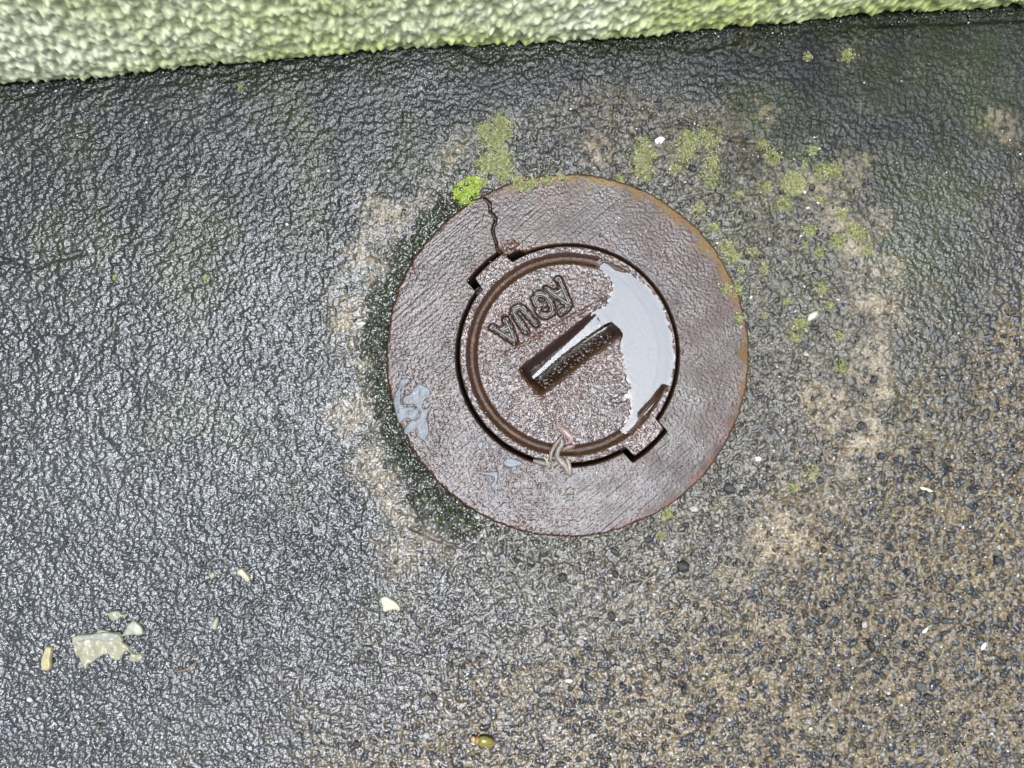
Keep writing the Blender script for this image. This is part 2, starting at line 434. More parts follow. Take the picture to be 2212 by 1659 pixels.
def scatter(n, rmin, rmax, power, seed, cells):
    g = np.random.default_rng(seed); out = []
    pts_x = g.uniform(-0.300, 0.300, n * 6); pts_y = g.uniform(-0.225, 0.20, n * 6)
    px = pts_x / U + 1106; py = 830 - pts_y / U
    bigv = fbm(pts_x, pts_y, 0.045, 3, 3)
    t = sstep(1330, 2060, px * 0.55 + py * 0.8 + bigv * 260)
    m = sstep(590, 560, np.hypot(px - 1325, py - 775)) * np.where(px > 1250, 0.7, 0.2)
    prob = np.maximum(np.maximum(t, m), 0.05 + 0.16 * sstep(900, 1500, py))
    rad = np.hypot(pts_x - HX, pts_y - HY)
    ok = (g.random(n * 6) < prob) & (rad > RO + rmax * 1.3) & (wall_y(pts_x) - pts_y > 0.006)
    r = rmin + (rmax - rmin) * g.random(n * 6) ** power
    for i in np.nonzero(ok)[0]:
        x, y, q = pts_x[i], pts_y[i], r[i]
        key = (int(x / 0.005), int(y / 0.005)); clash = False
        for a in (-1, 0, 1):
            for b in (-1, 0, 1):
                for (xx, yy, qq) in cells.get((key[0] + a, key[1] + b), ()):
                    if (xx - x) ** 2 + (yy - y) ** 2 < (0.85 * (qq + q)) ** 2: clash = True
        if clash: continue
        cells.setdefault(key, []).append((x, y, q)); out.append((x, y, q))
        if len(out) >= n: break
    return out
cells = {}
# named dark stones that the photograph shows clearly
BIGS = [(1577, 1058, 17, 2), (1473, 1222, 19, 0), (1400, 1165, 12, 0), (1985, 1480, 15, 3), (2005, 1505, 13, 2), (1905, 985, 12, 0), (1862, 920, 12, 0), (1320, 1330, 12, 0), (1880, 1395, 12, 1), (1690, 1440, 11, 2), (1380, 1490, 11, 2), (1215, 1250, 12, 1), (1600, 1120, 9, 0), (2040, 1340, 10, 2), (1745, 1345, 10, 2), (2150, 1210, 11, 0), (1330, 1240, 10, 1)]
stones = []
for sx, sy, sr, k in BIGS:
    x, y = DX(sx), DY(sy); stones.append((x, y, sr * U, k)); cells.setdefault((int(x / 0.005), int(y / 0.005)), []).append((x, y, sr * U))
gs = np.random.default_rng(77)
for x, y, q in scatter(283, 0.0013, 0.0027, 1.8, 70, cells): stones.append((x, y, q, int(gs.choice(8, p=STONE_P))))
smesh = {}
def stone_mesh(shape, k):
    if (shape, k) not in smesh:
        o = mesh_np("stone", LUMPS[shape], IF, M_grit, None, {"Col": np.tile(STONE_COL[k], (len(IV), 1))}, smooth=False)
        for p in o.data.polygons: p.use_smooth = True
        smesh[(shape, k)] = o.data; bpy.data.objects.remove(o)
    return smesh[(shape, k)]
for x, y, q, k in stones:
    o = bpy.data.objects.new("stone", stone_mesh(int(gs.integers(0, 8)), k)); C.objects.link(o); o.parent = ground
    o.location = (x, y, ground_z(x, y) + q * 0.10); o.scale = (q, q, q); o.rotation_euler = (gs.uniform(-.3, .3), gs.uniform(-.3, .3), gs.uniform(0, 6.28))
def lump_field(name, pts, mat, cols, seed, lift, parent=None):
    g = np.random.default_rng(seed); V = []; F = []; CO = []
    n = len(IV)
    for i, (x, y, q) in enumerate(pts):
        v = LUMPS[int(g.integers(0, 24))] * q
        a = g.uniform(0, 6.28); ca, sa = math.cos(a), math.sin(a)
        V.append(np.stack([v[:, 0] * ca - v[:, 1] * sa + x, v[:, 0] * sa + v[:, 1] * ca + y, v[:, 2]], 1)); F.append(IF + i * n)
        CO.append(np.tile(cols[i], (n, 1)))
    V = np.concatenate(V); zc = np.repeat(ground_za(np.array([p[0] for p in pts]), np.array([p[1] for p in pts])) + lift * np.array([p[2] for p in pts]), n)
    V[:, 2] += zc
    return mesh_np(name, V, np.concatenate(F), mat, parent, {"Col": np.concatenate(CO)})
gt = np.random.default_rng(90); rub = []
while len(rub) < 420:
    a = gt.uniform(118, 252); r_ = RO + abs(gt.normal()) * 0.0055 + 0.0012
    rub.append((HX + r_ * math.cos(R(a)), HY + r_ * math.sin(R(a)), gt.uniform(0.0006, 0.0017)))
for lx, ly in ((935, 1125), (985, 1125), (955, 1090), (905, 1085), (1010, 1150)):
    for _ in range(14): rub.append((DX(lx) + gt.normal() * 0.004, DY(ly) + gt.normal() * 0.004, gt.uniform(0.0008, 0.0024)))
rub = [q for q in rub if math.hypot(q[0] - HX, q[1] - HY) > RO + q[2] * 0.9]
rcl = np.array([(0.022, 0.026, 0.013), (0.05, 0.062, 0.03), (0.10, 0.12, 0.075), (0.018, 0.018, 0.016)])[gt.choice(4, size=len(rub), p=[.4, .25, .12, .23])]
rb_ = lump_field("mortar_rubble", rub, M_grit, rcl, 91, 0.25)
tag(rb_, "wet mossy mortar crumbs in the worn trough beside the ring", "rubble", None, "stuff")
fine = scatter(5200, 0.0005, 0.0013, 1.6, 71, cells)
gc = np.random.default_rng(5)
gcols = STONE_COL[gc.choice(8, size=len(fine), p=STONE_P)] * gc.uniform(0.75, 1.3, (len(fine), 1))
ag = lump_field("aggregate", fine, M_grit, gcols, 9, 0.2, ground)
tag(ag, kind="stuff")

# ---------------------------------------------------------------- the rendered wall
wx = axis(-0.302, 0.302, 0.0007, -1.8, 1.8)
zf = list(np.arange(0.0, 0.125, 0.0009)); st = 0.0009; z = zf[-1]
while z < 0.9: st *= 1.25; z += st; zf.append(min(z, 0.9))
wz = np.array(zf)
WXX, WZZ = np.meshgrid(wx, wz, indexing='ij')
att = sstep(0.36, 0.30, np.abs(WXX)) * sstep(0.2, 0.12, WZZ)
c1, s1 = math.cos(R(-12)), math.sin(R(-12))
ua = (WXX * c1 + WZZ * s1) * 1.1; va = (-WXX * s1 + WZZ * c1) / 2.0
n1 = fbm(ua / 1.35, va, 0.0050, 201, 2, 0.5)
n2 = fbm(WXX, WZZ / 1.8, 0.0026, 207, 2)
n3 = fbm(WXX, WZZ, 0.04, 211, 2)
e1, e2, ei = worley(ua + 0.002 * n3, va, 0.0040, 215)
bumpw = (n1 * 0.0014 + n2 * 0.0008 + np.clip(1 - e1 * 1.3, 0, 1) * (0.4 + ei) * 0.0018) * att + n3 * 0.0012
foot = 0.0022 + 0.0022 * fbm(wx, wx * 0, 0.045, 221, 3) + 0.0010 * pn(wx / 0.006, wx * 0, 223)          # the render stops just short of the ground
WYY = wall_y(WXX) + WZZ * 0.13 - bumpw
curl = np.exp(-WZZ / 0.004)
WYY += curl * 0.0018
WZ2 = foot[:, None] + WZZ
gcol = np.clip(0.45 + 0.55 * fbm(WXX, WZZ, 0.09, 225, 3) + 0.25 * fbm(WXX, WZZ, 0.012, 226, 2), 0, 1)
gcol = np.clip(gcol * sstep(-0.34, -0.05, WXX) * 1.15 + 0.15 + 0.3 * sstep(0.02, 0.0, WZZ) + 0.3 * sstep(0.05, 0.1, WZZ), 0, 1)
wcol = lerp((0.88, 0.91, 0.70), (0.58, 0.65, 0.23), gcol)
wcol = lerp(wcol, (0.13, 0.17, 0.05), sstep(0.3, -0.5, n1 + 0.5 * n2 + 0.5 - e1) * 0.6)          # dark algae green painted into the hollows to deepen their shade
back = np.stack([wx, wall_y(wx) + 0.03, foot], 1)[:, None]
front = np.stack([WXX, WYY, WZ2], -1)
topb = np.stack([wx, wall_y(wx) + 0.34, np.full_like(wx, 0.9)], 1)[:, None]
botb = np.stack([wx, wall_y(wx) + 0.34, np.full_like(wx, -0.02)], 1)[:, None]
wv = np.concatenate([back, front, topb, botb], 1)
wc = np.concatenate([wcol[:, :1], wcol, wcol[:, -1:], wcol[:, :1]], 1)
wall = mesh_np("rendered_wall", wv.reshape(-1, 3), grid_faces(len(wx), wv.shape[1]), M_wall, None, {"Col": wc.reshape(-1, 3)})
tag(wall, "pale green bumpy rendered wall rising along the top of the pavement", "wall")

gj = np.random.default_rng(88)
jx = gj.uniform(-0.30, 0.30, 900); jy = wall_y(jx) - np.abs(gj.normal(size=900)) * 0.004 + 0.001
jsel = fbm(jx, jx * 0, 0.03, 231, 2) + 0.35 * gj.normal(size=900) > -0.15
jp = [(x, y, gj.uniform(0.0004, 0.0013)) for x, y in zip(jx[jsel], jy[jsel])]
jc = np.array([(0.020, 0.024, 0.010), (0.012, 0.012, 0.010), (0.035, 0.040, 0.014), (0.05, 0.045, 0.03)])[gj.choice(4, size=len(jp), p=[.4, .3, .2, .1])]
jd = lump_field("joint_dirt", jp, M_grit, jc, 89, 0.4)
tag(jd, "dark damp dirt and crumbs packed along the foot of the wall", "dirt", None, "stuff")
# ---------------------------------------------------------------- the cast-iron ring
def bump_arc(t, a, b, w_):
    return sstep(a - w_, a + w_, t) * sstep(b + w_, b - w_, t)
def hole_r(t):                       # t in degrees, -180..180
    r = 61.6 + 7.2 * bump_arc(t, 123.0, 144.5, 1.0) + 7.4 * bump_arc(t, -59.5, -36.5, 0.9)
    r += bump_arc(t, 113.5, 123.5, 1.5) * (2.4 + 1.3 * pn(t * 0.9, t * 0 + 2.0, 301))      # chipped lip beside the crack
    r += 0.16 * pn(t * 0.25, t * 0, 303) + 0.08 * pn(t * 1.1, t * 0, 305)
    return r * 1e-3
def lid_r(t):
    r = 59.9 + 6.6 * bump_arc(t, 122.0, 141.5, 1.2) + 7.1 * bump_arc(t, -57.5, -37.0, 1.1)
    r += 0.12 * pn(t * 0.3, t * 0 + 5, 307) + 0.07 * pn(t * 1.2, t * 0 + 5, 309)
    return r * 1e-3
NA = 1500
t = (np.arange(NA) / NA * 360.0) - 180.0 + 0.01
ca, sa = np.cos(np.radians(t)), np.sin(np.radians(t))
rh = hole_r(t)
rout = RO * (1 + 0.006 * fbm(ca, sa, 0.25, 311, 3)) + 0.0005 * pn(t * 0.35, t * 0, 313) + 0.0003 * pn(t * 1.1, t * 0, 315)
NRr = 90
prof = np.linspace(0, 1, NRr)
RR = rh[:, None] + (rout - rh)[:, None] * prof[None]
RXX = HX + RR * ca[:, None]; RYY = HY + RR * sa[:, None]
RPX = RXX / U + 1106; RPY = 830 - RYY / U
din = RR - rh[:, None]; dout = rout[:, None] - RR
cs, ss = math.cos(R(40)), math.sin(R(40))
al = RXX * cs + RYY * ss; ac = -RXX * ss + RYY * cs
scr = fbm(al / 26.0, ac, 0.00125, 321, 2, 0.6)
scrm = sstep(-0.05, 0.45, fbm(RXX, RYY, 0.035, 325, 2) + 0.35 * sstep(1050, 900, RPX) * sstep(950, 800, RPY) + 0.3 * sstep(900, 1050, RPY) * sstep(1200, 1350, RPX))
gran = fbm(RXX, RYY, 0.0016, 327, 2)
rz = 0.0009 + scr * scrm * 0.00026 + gran * (1 - 0.6 * scrm) * (0.00022 + 0.00012 * sstep(1250, 1000, RPX - 0.3 * (RPY - 770))) + fbm(RXX, RYY, 0.02, 329, 2) * 0.00015
rz -= 0.0011 * (1 - np.sqrt(np.clip(1 - (1 - np.clip(dout / 0.0016, 0, 1)) ** 2, 0, 1)))
rz -= 0.0007 * (1 - np.sqrt(np.clip(1 - (1 - np.clip(din / 0.0009, 0, 1)) ** 2, 0, 1)))
# pitted hollow spots and the crack
pit = sstep(0.52, 0.66, fbm(RXX, RYY, 0.009, 331, 2))
rz -= pit * 0.0002
CR = [S(1700 + a / 3.016, 500 + b / 3.016) for a, b in ((628, 850), (690, 905), (695, 1010), (760, 1090), (752, 1140), (720, 1220), (735, 1290), (765, 1370), (775, 1440), (800, 1480), (830, 1495))]
crk = line_dist(RXX, RYY, CR) + 0.00016 * fbm(RXX, RYY, 0.0015, 333, 2)
crw = 0.00042 + 0.0003 * sstep(700, 440, -RPY * -1.0)
rz -= sstep(0.00085, 0.0003, crk) * 0.004
chip = sstep(0.006, 0.0, line_dist(RXX, RYY, [S(1700 + a / 3.016, 500 + b / 3.016) for a, b in ((860, 1440), (960, 1430), (1100, 1460), (1160, 1465))]) + 0.003 * fbm(RXX, RYY, 0.004, 335, 2))
rz -= chip * 0.0011 * (0.6 + 0.6 * fbm(RXX, RYY, 0.003, 337, 2))
rcol = lerp((0.105, 0.066, 0.052), (0.080, 0.060, 0.056), sstep(-0.4, 0.4, fbm(RXX, RYY, 0.03, 341, 3)))
rcol = lerp(rcol, (0.13, 0.062, 0.036), sstep(0.1, 0.55, fbm(RXX, RYY, 0.012, 343, 3)) * 0.5)
rcol = lerp(rcol, (0.055, 0.036, 0.028), sstep(0.1, -0.5, scr) * scrm * 0.45)
rcol = lerp(rcol, (0.15, 0.145, 0.14), sstep(0.35, 0.7, scr) * scrm * 0.35)
for bx, by, brx, bry in ((1495, 850, 42, 70), (1460, 945, 40, 30), (1300, 1085, 70, 26), (1470, 1060, 28, 20), (1210, 1060, 60, 30), (1000, 940, 26, 40), (1440, 1000, 24, 18)):   # bare scuffed grey metal
    q = sstep(1.1, 0.3, np.hypot((RPX - bx) / brx, (RPY - by) / bry) + 0.5 * fbm(RXX, RYY, 0.01, 345, 3))
    rcol = lerp(rcol, (0.135, 0.145, 0.135), q * 0.7)
edge = sstep(0.0075, 0.0, dout + 0.005 * fbm(RXX, RYY, 0.012, 347, 2))
tt = np.broadcast_to(t[:, None], RR.shape)
edger = edge * np.maximum(sstep(-85, -60, tt) * sstep(80, 60, tt), 0.15)
rcol = lerp(rcol, (0.30, 0.115, 0.04), edger * 0.8 * sstep(-0.3, 0.4, fbm(RXX, RYY, 0.008, 349, 3)))
mossedge = sstep(0.008, 0.001, dout + 0.008 * fbm(RXX, RYY, 0.010, 351, 3)) * sstep(5, 25, tt) * sstep(116, 104, tt)
mossedge = np.maximum(mossedge, sstep(0.007, 0.001, dout + 0.006 * fbm(RXX, RYY, 0.010, 351, 3)) * sstep(-30, -5, tt) * sstep(30, 5, tt) * 0.7)
rcol = lerp(rcol, (0.36, 0.29, 0.10), mossedge * 0.8)
rcol = lerp(rcol, (0.09, 0.03, 0.014), sstep(0.0014, 0.0004, dout))
rcol = lerp(rcol, (0.14, 0.055, 0.03), chip * 0.6)
rcol = lerp(rcol, (0.17, 0.15, 0.06), sstep(0.004, 0.0, din + 0.003 * gran) * bump_arc(tt, 88, 112, 6) * 0.7)
rcol = rcol * np.array((0.42, 0.32, 0.255))
rrough = np.clip(0.26 + 0.16 * fbm(RXX, RYY, 0.012, 357, 3) - 0.10 * sstep(1300, 1000, RPX - 0.4 * (RPY - 770)) + 0.12 * fbm(RXX, RYY, 0.02, 355, 2) + 0.15 * edger + 0.2 * mossedge + 0.08 * sstep(1300, 1550, RPX), 0.12, 0.8)
inner_z = np.array([-0.0016, -0.006, -0.03, -0.05])
inn = np.stack([np.stack([HX + (rh - 0.0002) * ca, HY + (rh - 0.0002) * sa, np.full(NA, zz)], 1) for zz in inner_z[::-1]], 1)
outr = np.stack([np.stack([HX + rout * ca, HY + rout * sa, np.full(NA, zz)], 1) for zz in (-0.002, -0.006, -0.012)], 1)
rv = np.concatenate([inn, np.stack([RXX, RYY, rz], -1), outr], 1)
dk = np.tile(np.array((0.03, 0.018, 0.012)), (NA, 4, 1)); rs = np.tile(np.array((0.085, 0.03, 0.014)), (NA, 3, 1))
rcA = np.concatenate([dk, rcol, rs], 1)
rrA = np.concatenate([np.full((NA, 4), 0.7), rrough, np.full((NA, 3), 0.5)], 1)
ring = mesh_np("cover_ring", rv.reshape(-1, 3), grid_faces(NA, rv.shape[1], True)[:, ::-1], M_ring, None, {"Col": rcA.reshape(-1, 3), "Rough": rrA.ravel()})
tag(ring, "flat rusty cast iron ring set in the concrete, cracked across its top", "cover ring")

def plate(name, pts, zbase, thick, mat, parent=None, col=None, jitter=0.00004, seed=0, spacing=0.0005, crumple=0.0, zfun=None, edge=0.0005):
    """a thin sheet with its own outline, relief and thickness: grid cells inside the outline, rim turned down"""
    P = np.array(pts); lo = P.min(0) - spacing; hi = P.max(0) + spacing
    ax = np.arange(lo[0], hi[0], spacing); ay = np.arange(lo[1], hi[1], spacing)
    A, B = np.meshgrid(ax, ay, indexing='ij')
    sd = poly_sdf(A, B, pts)
    keep = sd < spacing * 0.75
    # pull the rim vertices on to the outline
    gx_ = np.gradient(sd, spacing, axis=0); gy_ = np.gradient(sd, spacing, axis=1)
    gl = np.hypot(gx_, gy_) + 1e-9
    push = np.where(sd > -spacing * 0.25, sd + spacing * 0.05, 0)
    A2 = A - gx_ / gl * push; B2 = B - gy_ / gl * push
    zb = zfun(A2, B2) if zfun else zbase
    ztop = zb + thick * np.sqrt(np.clip(1 - (1 - np.clip(-sd / edge, 0, 1)) ** 2, 0, 1)) + crumple * fbm(A2, B2, 0.006, 401 + seed, 3) + jitter * fbm(A2, B2, 0.0015, 411 + seed, 2)
    idx = -np.ones(A.shape, int); idx[keep] = np.arange(keep.sum())
    q = np.stack([idx[:-1, :-1], idx[1:, :-1], idx[1:, 1:], idx[:-1, 1:]], -1).reshape(-1, 4)
    q = q[(q >= 0).all(1)]
    V = np.stack([A2[keep], B2[keep], ztop[keep]], 1)
    nV = len(V)
    # skirt: boundary edges go down
    e = np.concatenate([q[:, [0, 1]], q[:, [1, 2]], q[:, [2, 3]], q[:, [3, 0]]])
    key = {}
    for a, b in e: key[(a, b)] = 1
    bd = [(a, b) for a, b in key if (b, a) not in key]
    low = V.copy(); low[:, 2] = (zb[keep] if zfun else zbase) - 0.0004
    sk = np.array([[b, a, a + nV, b + nV] for a, b in bd])
    F = np.concatenate([q, sk]) if len(sk) else q
    used = np.unique(F); remap = -np.ones(2 * nV, int); remap[used] = np.arange(len(used))
    VV = np.concatenate([V, low])[used]
    at = None
    if col is not None:
        base = np.tile(np.array(col), (2 * nV, 1)) * (1 + 0.25 * np.concatenate([fbm(V[:, 0], V[:, 1], 0.004, 421 + seed, 2)] * 2))[:, None]
        at = {"Col": base[used]}
    return mesh_np(name, VV, remap[F], mat, parent, at)

def c4(l): return [S(1500 + a / 4.367, 1400 + b / 4.367) for a, b in l]
PATCHES = [c4([(330, 420), (450, 390), (500, 430), (430, 520), (345, 600), (350, 690), (350, 820), (390, 850), (420, 880), (560, 880), (600, 910), (660, 960), (640, 1020), (600, 1100), (530, 1110), (430, 1080), (330, 1170), (290, 1120), (230, 900), (215, 740), (270, 600), (310, 500)]),
           c4([(620, 500), (690, 490), (780, 530), (845, 590), (850, 680), (800, 730), (740, 790), (715, 880), (730, 910), (800, 900), (860, 820), (900, 850), (820, 980), (790, 1090), (810, 1150), (830, 1300), (780, 1440), (740, 1470), (670, 1440), (620, 1400), (640, 1290), (590, 1270), (560, 1290), (500, 1330), (440, 1370), (400, 1340), (410, 1240), (520, 1120), (600, 1110), (680, 1000), (660, 940), (600, 890), (560, 850), (400, 840), (370, 790), (400, 700), (500, 650)])]
def c3(l): return [S(1550 + a / 2.602, 1700 + b / 2.602) for a, b in l]
PATCHES.append(c3([(880, 410), (960, 412), (1060, 405), (1070, 460), (1055, 540), (1010, 580), (990, 550), (1030, 480), (960, 450), (905, 440)]))
PATCHES.append(c3([(970, 640), (1005, 660), (1010, 710), (985, 715), (970, 690)]))
PATCHES.append(c3([(860, 120), (915, 95), (915, 150), (890, 200), (870, 170), (850, 150)]))
PATCHES.append(c3([(1180, 270), (1300, 300), (1320, 330), (1230, 370), (1140, 350), (1120, 310)]))
for i, pts in enumerate(PATCHES):
    pz = plate("paint_patch", smooth_loop(pts, 3), 0.0009, 0.00032, M_paint, ring, None, 0.00010, i, 0.0004, 0.00010, None, 0.0004)

# ---------------------------------------------------------------- the lid
def k2(cx, cy): return (DX(976.5 + cx * 0.3108), DY(504.7 + cy * 0.3108))       # from the close look at the lid
NL = 1200; NLr = 190
t = (np.arange(NL) / NL * 360.0) - 180.0 + 0.01
ca, sa = np.cos(np.radians(t)), np.sin(np.radians(t))
rl = lid_r(t)
pr_ = np.linspace(0.004, 1, NLr)
LR = rl[:, None] * pr_[None]
LXX = LX + LR * ca[:, None]; LYY = LY + LR * sa[:, None]
dedge = rl[:, None] - LR
PUD = smooth_loop([k2(*p) for p in ((1060, 215), (1150, 275), (1255, 290), (1340, 350), (1430, 440), (1495, 575), (1535, 745), (1552, 880), (1540, 985), (1508, 1075), (1448, 1110), (1400, 1155), (1350, 1205), (1290, 1262), (1235, 1330), (1205, 1330),
        (1245, 1245), (1245, 1190), (1250, 1090), (1215, 1000), (1190, 880), (1175, 800), (1170, 740), (1110, 690), (1000, 640), (1030, 560), (1060, 520), (1085, 470), (1115, 400), (1110, 330), (1065, 280))], 4)
psd = poly_sdf(LXX, LYY, PUD)
# finger slot
s0 = np.array(k2(540, 1040)); s1 = np.array(k2(1100, 615)); sl = np.linalg.norm(s1 - s0); su = (s1 - s0) / sl; sv = np.array((-su[1], su[0]))
def slot_uv(x, y): return ((x - s0[0]) * su[0] + (y - s0[1]) * su[1]), ((x - s0[0]) * sv[0] + (y - s0[1]) * sv[1])
def slot_sd(x, y):
    u, v = slot_uv(x, y)
    hw = 0.0100; rc = 0.003
    qx = np.abs(u - sl / 2) - (sl / 2 - rc + 0.0008); qy = np.abs(v) - (hw - rc)
    return np.hypot(np.maximum(qx, 0), np.maximum(qy, 0)) + np.minimum(np.maximum(qx, qy), 0) - rc
ssd = slot_sd(LXX, LYY) + 0.0004 * fbm(LXX, LYY, 0.008, 501, 2)
DEEP = 0.0065
lowside = sstep(0.001, -0.003, slot_uv(LXX, LYY)[1])
slotd = DEEP * (sstep(0.0012, -0.0052, ssd) * (1 - lowside) + sstep(0.0012, -0.0095, ssd) * lowside)
rg = np.hypot(LXX - LX, LYY - LY)
groove = np.exp(-(np.abs(rg - 0.0530 + 0.0003 * fbm(LXX, LYY, 0.01, 509, 2)) / 0.00265) ** 4)
grain = fbm(LXX, LYY, 0.00175, 511, 2, 0.6)
grain2 = fbm(LXX, LYY, 0.0042, 513, 2)
plate_in = sstep(0.0500, 0.0490, rg)
wet = sstep(0.0, -0.004, psd)
lz = 0.00098 + (grain * 0.00042 + grain2 * 0.00018) * (1 - 0.35 * wet)
lz = 0.00098 + (lz - 0.00098) * (1 - 0.75 * groove)
lz -= groove * (0.0016 + 0.0007 * np.cos((rg - 0.0530) / 0.00265 * 1.4))
lz -= plate_in * 0.0002
# a cast rib beside the slot, and the dished panel that carries the word
rib = line_dist(LXX, LYY, [k2(380, 835), k2(700, 655), k2(1060, 455)])
lz += 0.0005 * np.exp(-(rib / 0.0011) ** 2)
def c9(l): return [S(1900 + a / 5.53, 1080 + b / 5.53) for a, b in l]
GLY = [([[(1385, 325), (1880, 665)], [(1650, 115), (1885, 665)], [(1560, 420), (1740, 330)]], "letter"),
       ([[(1235, 835), (1290, 900), (1400, 905), (1505, 840), (1525, 740), (1480, 620), (1400, 510), (1290, 440), (1180, 450), (1130, 520), (1150, 610), (1215, 720), (1330, 650)]], "letter"),
       ([[(1165, 1095), (1010, 920), (890, 775), (790, 725), (700, 765), (670, 850), (740, 960), (850, 1110), (945, 1245)]], "letter"),
       ([[(215, 1165), (700, 1465)], [(495, 985), (705, 1465)], [(400, 1240), (600, 1150)]], "letter"),
       ([[(1850, 735), (1705, 850)]], "accent")]
letd = np.full(LXX.shape, 1.0)
lsel = (poly_sdf(LXX, LYY, [S(1900, 1070), S(2320, 1070), S(2320, 1380), S(1900, 1380)]) < 0)
for strokes, nm in GLY:
    for q in strokes: letd[lsel] = np.minimum(letd[lsel], line_dist(LXX[lsel], LYY[lsel], c9(q)))
letm = sstep(0.0030, 0.0019, letd + 0.0005 * fbm(LXX, LYY, 0.003, 519, 2))
lz -= 0.0011 * sstep(0.0030, 0.0010, letd + 0.0004 * fbm(LXX, LYY, 0.003, 519, 2))
lz -= slotd
lz -= 0.00150 * sstep(0.0022, -0.0075, psd) * (1 - np.clip(slotd / DEEP, 0, 1)) + 0.0001 * sstep(0.002, -0.002, psd)
lz -= 0.0006 * (1 - np.sqrt(np.clip(1 - (1 - np.clip(dedge / 0.0009, 0, 1)) ** 2, 0, 1)))
# shallow flow marks in the casting
fm = np.exp(-(line_dist(LXX, LYY, [k2(1080, 1180), k2(1200, 1140), k2(1265, 1100)]) / 0.0016) ** 2)
lz -= fm * 0.0006
lcol = lerp((0.095, 0.058, 0.046), (0.070, 0.052, 0.048), sstep(-0.4, 0.4, fbm(LXX, LYY, 0.02, 521, 3)))
lcol = lerp(lcol, (0.13, 0.065, 0.035), sstep(0.15, 0.5, fbm(LXX, LYY, 0.008, 523, 3)) * 0.45)
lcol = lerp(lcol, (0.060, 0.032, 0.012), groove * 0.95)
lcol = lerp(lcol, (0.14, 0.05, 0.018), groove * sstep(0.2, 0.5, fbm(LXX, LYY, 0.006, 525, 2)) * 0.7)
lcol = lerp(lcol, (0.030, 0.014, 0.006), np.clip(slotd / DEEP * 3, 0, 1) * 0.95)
lcol = lerp(lcol, (0.030, 0.018, 0.007), letm * 0.9)
lcol = lcol * np.array((0.60, 0.46, 0.38))
lcol = lcol * (1 - 0.55 * sstep(0.001, -0.003, psd))[..., None]
lrough = np.clip(0.11 + 0.05 * fbm(LXX, LYY, 0.01, 527, 2) - 0.06 * letm + 0.25 * groove + 0.10 * np.clip(slotd / DEEP * 3, 0, 1), 0.06, 0.7)
sub_ = sstep(0.0012, -0.0016, psd)
lwet = np.clip(0.62 * (1 - 0.93 * sub_) - 0.35 * groove - 0.4 * np.clip(slotd / DEEP * 3, 0, 1), 0.03, 1)
skz = (-0.0012, -0.006, -0.02)
sk = np.stack([np.stack([LX + (rl - 0.0001 - 0.001 * i) * ca, LY + (rl - 0.0001 - 0.001 * i) * sa, np.full(NL, zz)], 1) for i, zz in enumerate(skz)], 1)
lv = np.concatenate([np.stack([LXX, LYY, lz], -1), sk], 1)
lcA = np.concatenate([lcol, np.tile(np.array((0.02, 0.012, 0.008)), (NL, 3, 1))], 1)
lrA = np.concatenate([lrough, np.full((NL, 3), 0.6)], 1)
nv = lv.shape[1]
ctr = np.array([[LX, LY, float(lz[:, 0].mean())]])
lidv = np.concatenate([lv.reshape(-1, 3), ctr])
lf = grid_faces(NL, nv, True)[:, ::-1]
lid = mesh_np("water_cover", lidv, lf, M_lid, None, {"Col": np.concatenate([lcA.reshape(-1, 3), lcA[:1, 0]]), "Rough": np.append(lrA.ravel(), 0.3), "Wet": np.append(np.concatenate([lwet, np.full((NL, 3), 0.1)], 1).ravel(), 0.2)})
tag(lid, "round wet rusty iron lid lettered ÁGUA, with a finger slot and puddle", "cover lid")

def lid_z(x, y):
    dx, dy = x - LX, y - LY
    a = math.degrees(math.atan2(dy, dx)); i = int(round((a + 180) / 360 * NL)) % NL
    j = int(np.clip(np.searchsorted(LR[i], math.hypot(dx, dy)), 0, NLr - 1))
    return float(lz[i, j])

# raised letters, each a part
def stroke_mesh(strokes, rad, zb, hgt):
    V = []; F = []
    for pts in strokes:
        P = np.array(pts)
        # resample
        seg = np.linalg.norm(np.diff(P, axis=0), axis=1); L_ = np.concatenate([[0], np.cumsum(seg)])
        n = max(4, int(L_[-1] / 0.0005)); q = np.linspace(0, L_[-1], n)
        Q = np.stack([np.interp(q, L_, P[:, 0]), np.interp(q, L_, P[:, 1])], 1)
        for _ in range(2): Q[1:-1] = 0.25 * Q[:-2] + 0.5 * Q[1:-1] + 0.25 * Q[2:]
        T_ = np.gradient(Q, axis=0); T_ /= np.linalg.norm(T_, axis=1)[:, None] + 1e-12
        Nn = np.stack([-T_[:, 1], T_[:, 0]], 1)
        ext0 = Q[0] - T_[0] * rad * 0.6; ext1 = Q[-1] + T_[-1] * rad * 0.6
        Q = np.concatenate([[ext0], Q, [ext1]]); Nn = np.concatenate([[Nn[0]], Nn, [Nn[-1]]])
        sc = np.ones(len(Q)); sc[0] = sc[-1] = 0.25; sc[1] = sc[-2] = 0.85
        wob = 1 + 0.12 * pn(q_ := np.arange(len(Q)) * 0.35, q_ * 0 + P[0, 0] * 900, 531)
        prf = [(-1.0, 0.0), (-0.82, 0.55), (-0.45, 0.92), (0, 1.0), (0.45, 0.92), (0.82, 0.55), (1.0, 0.0)]
        b = len(V); m = len(prf)
        for i in range(len(Q)):
            for a, h in prf:
                V.append((Q[i, 0] + Nn[i, 0] * a * rad * sc[i] * wob[i], Q[i, 1] + Nn[i, 1] * a * rad * sc[i] * wob[i], zb - 0.0008 + (hgt + 0.0008) * h * (0.5 + 0.5 * sc[i])))
        for i in range(len(Q) - 1):
            for j in range(m - 1):
                F.append((b + i * m + j, b + (i + 1) * m + j, b + (i + 1) * m + j + 1, b + i * m + j + 1))
    return np.array(V), np.array(F)
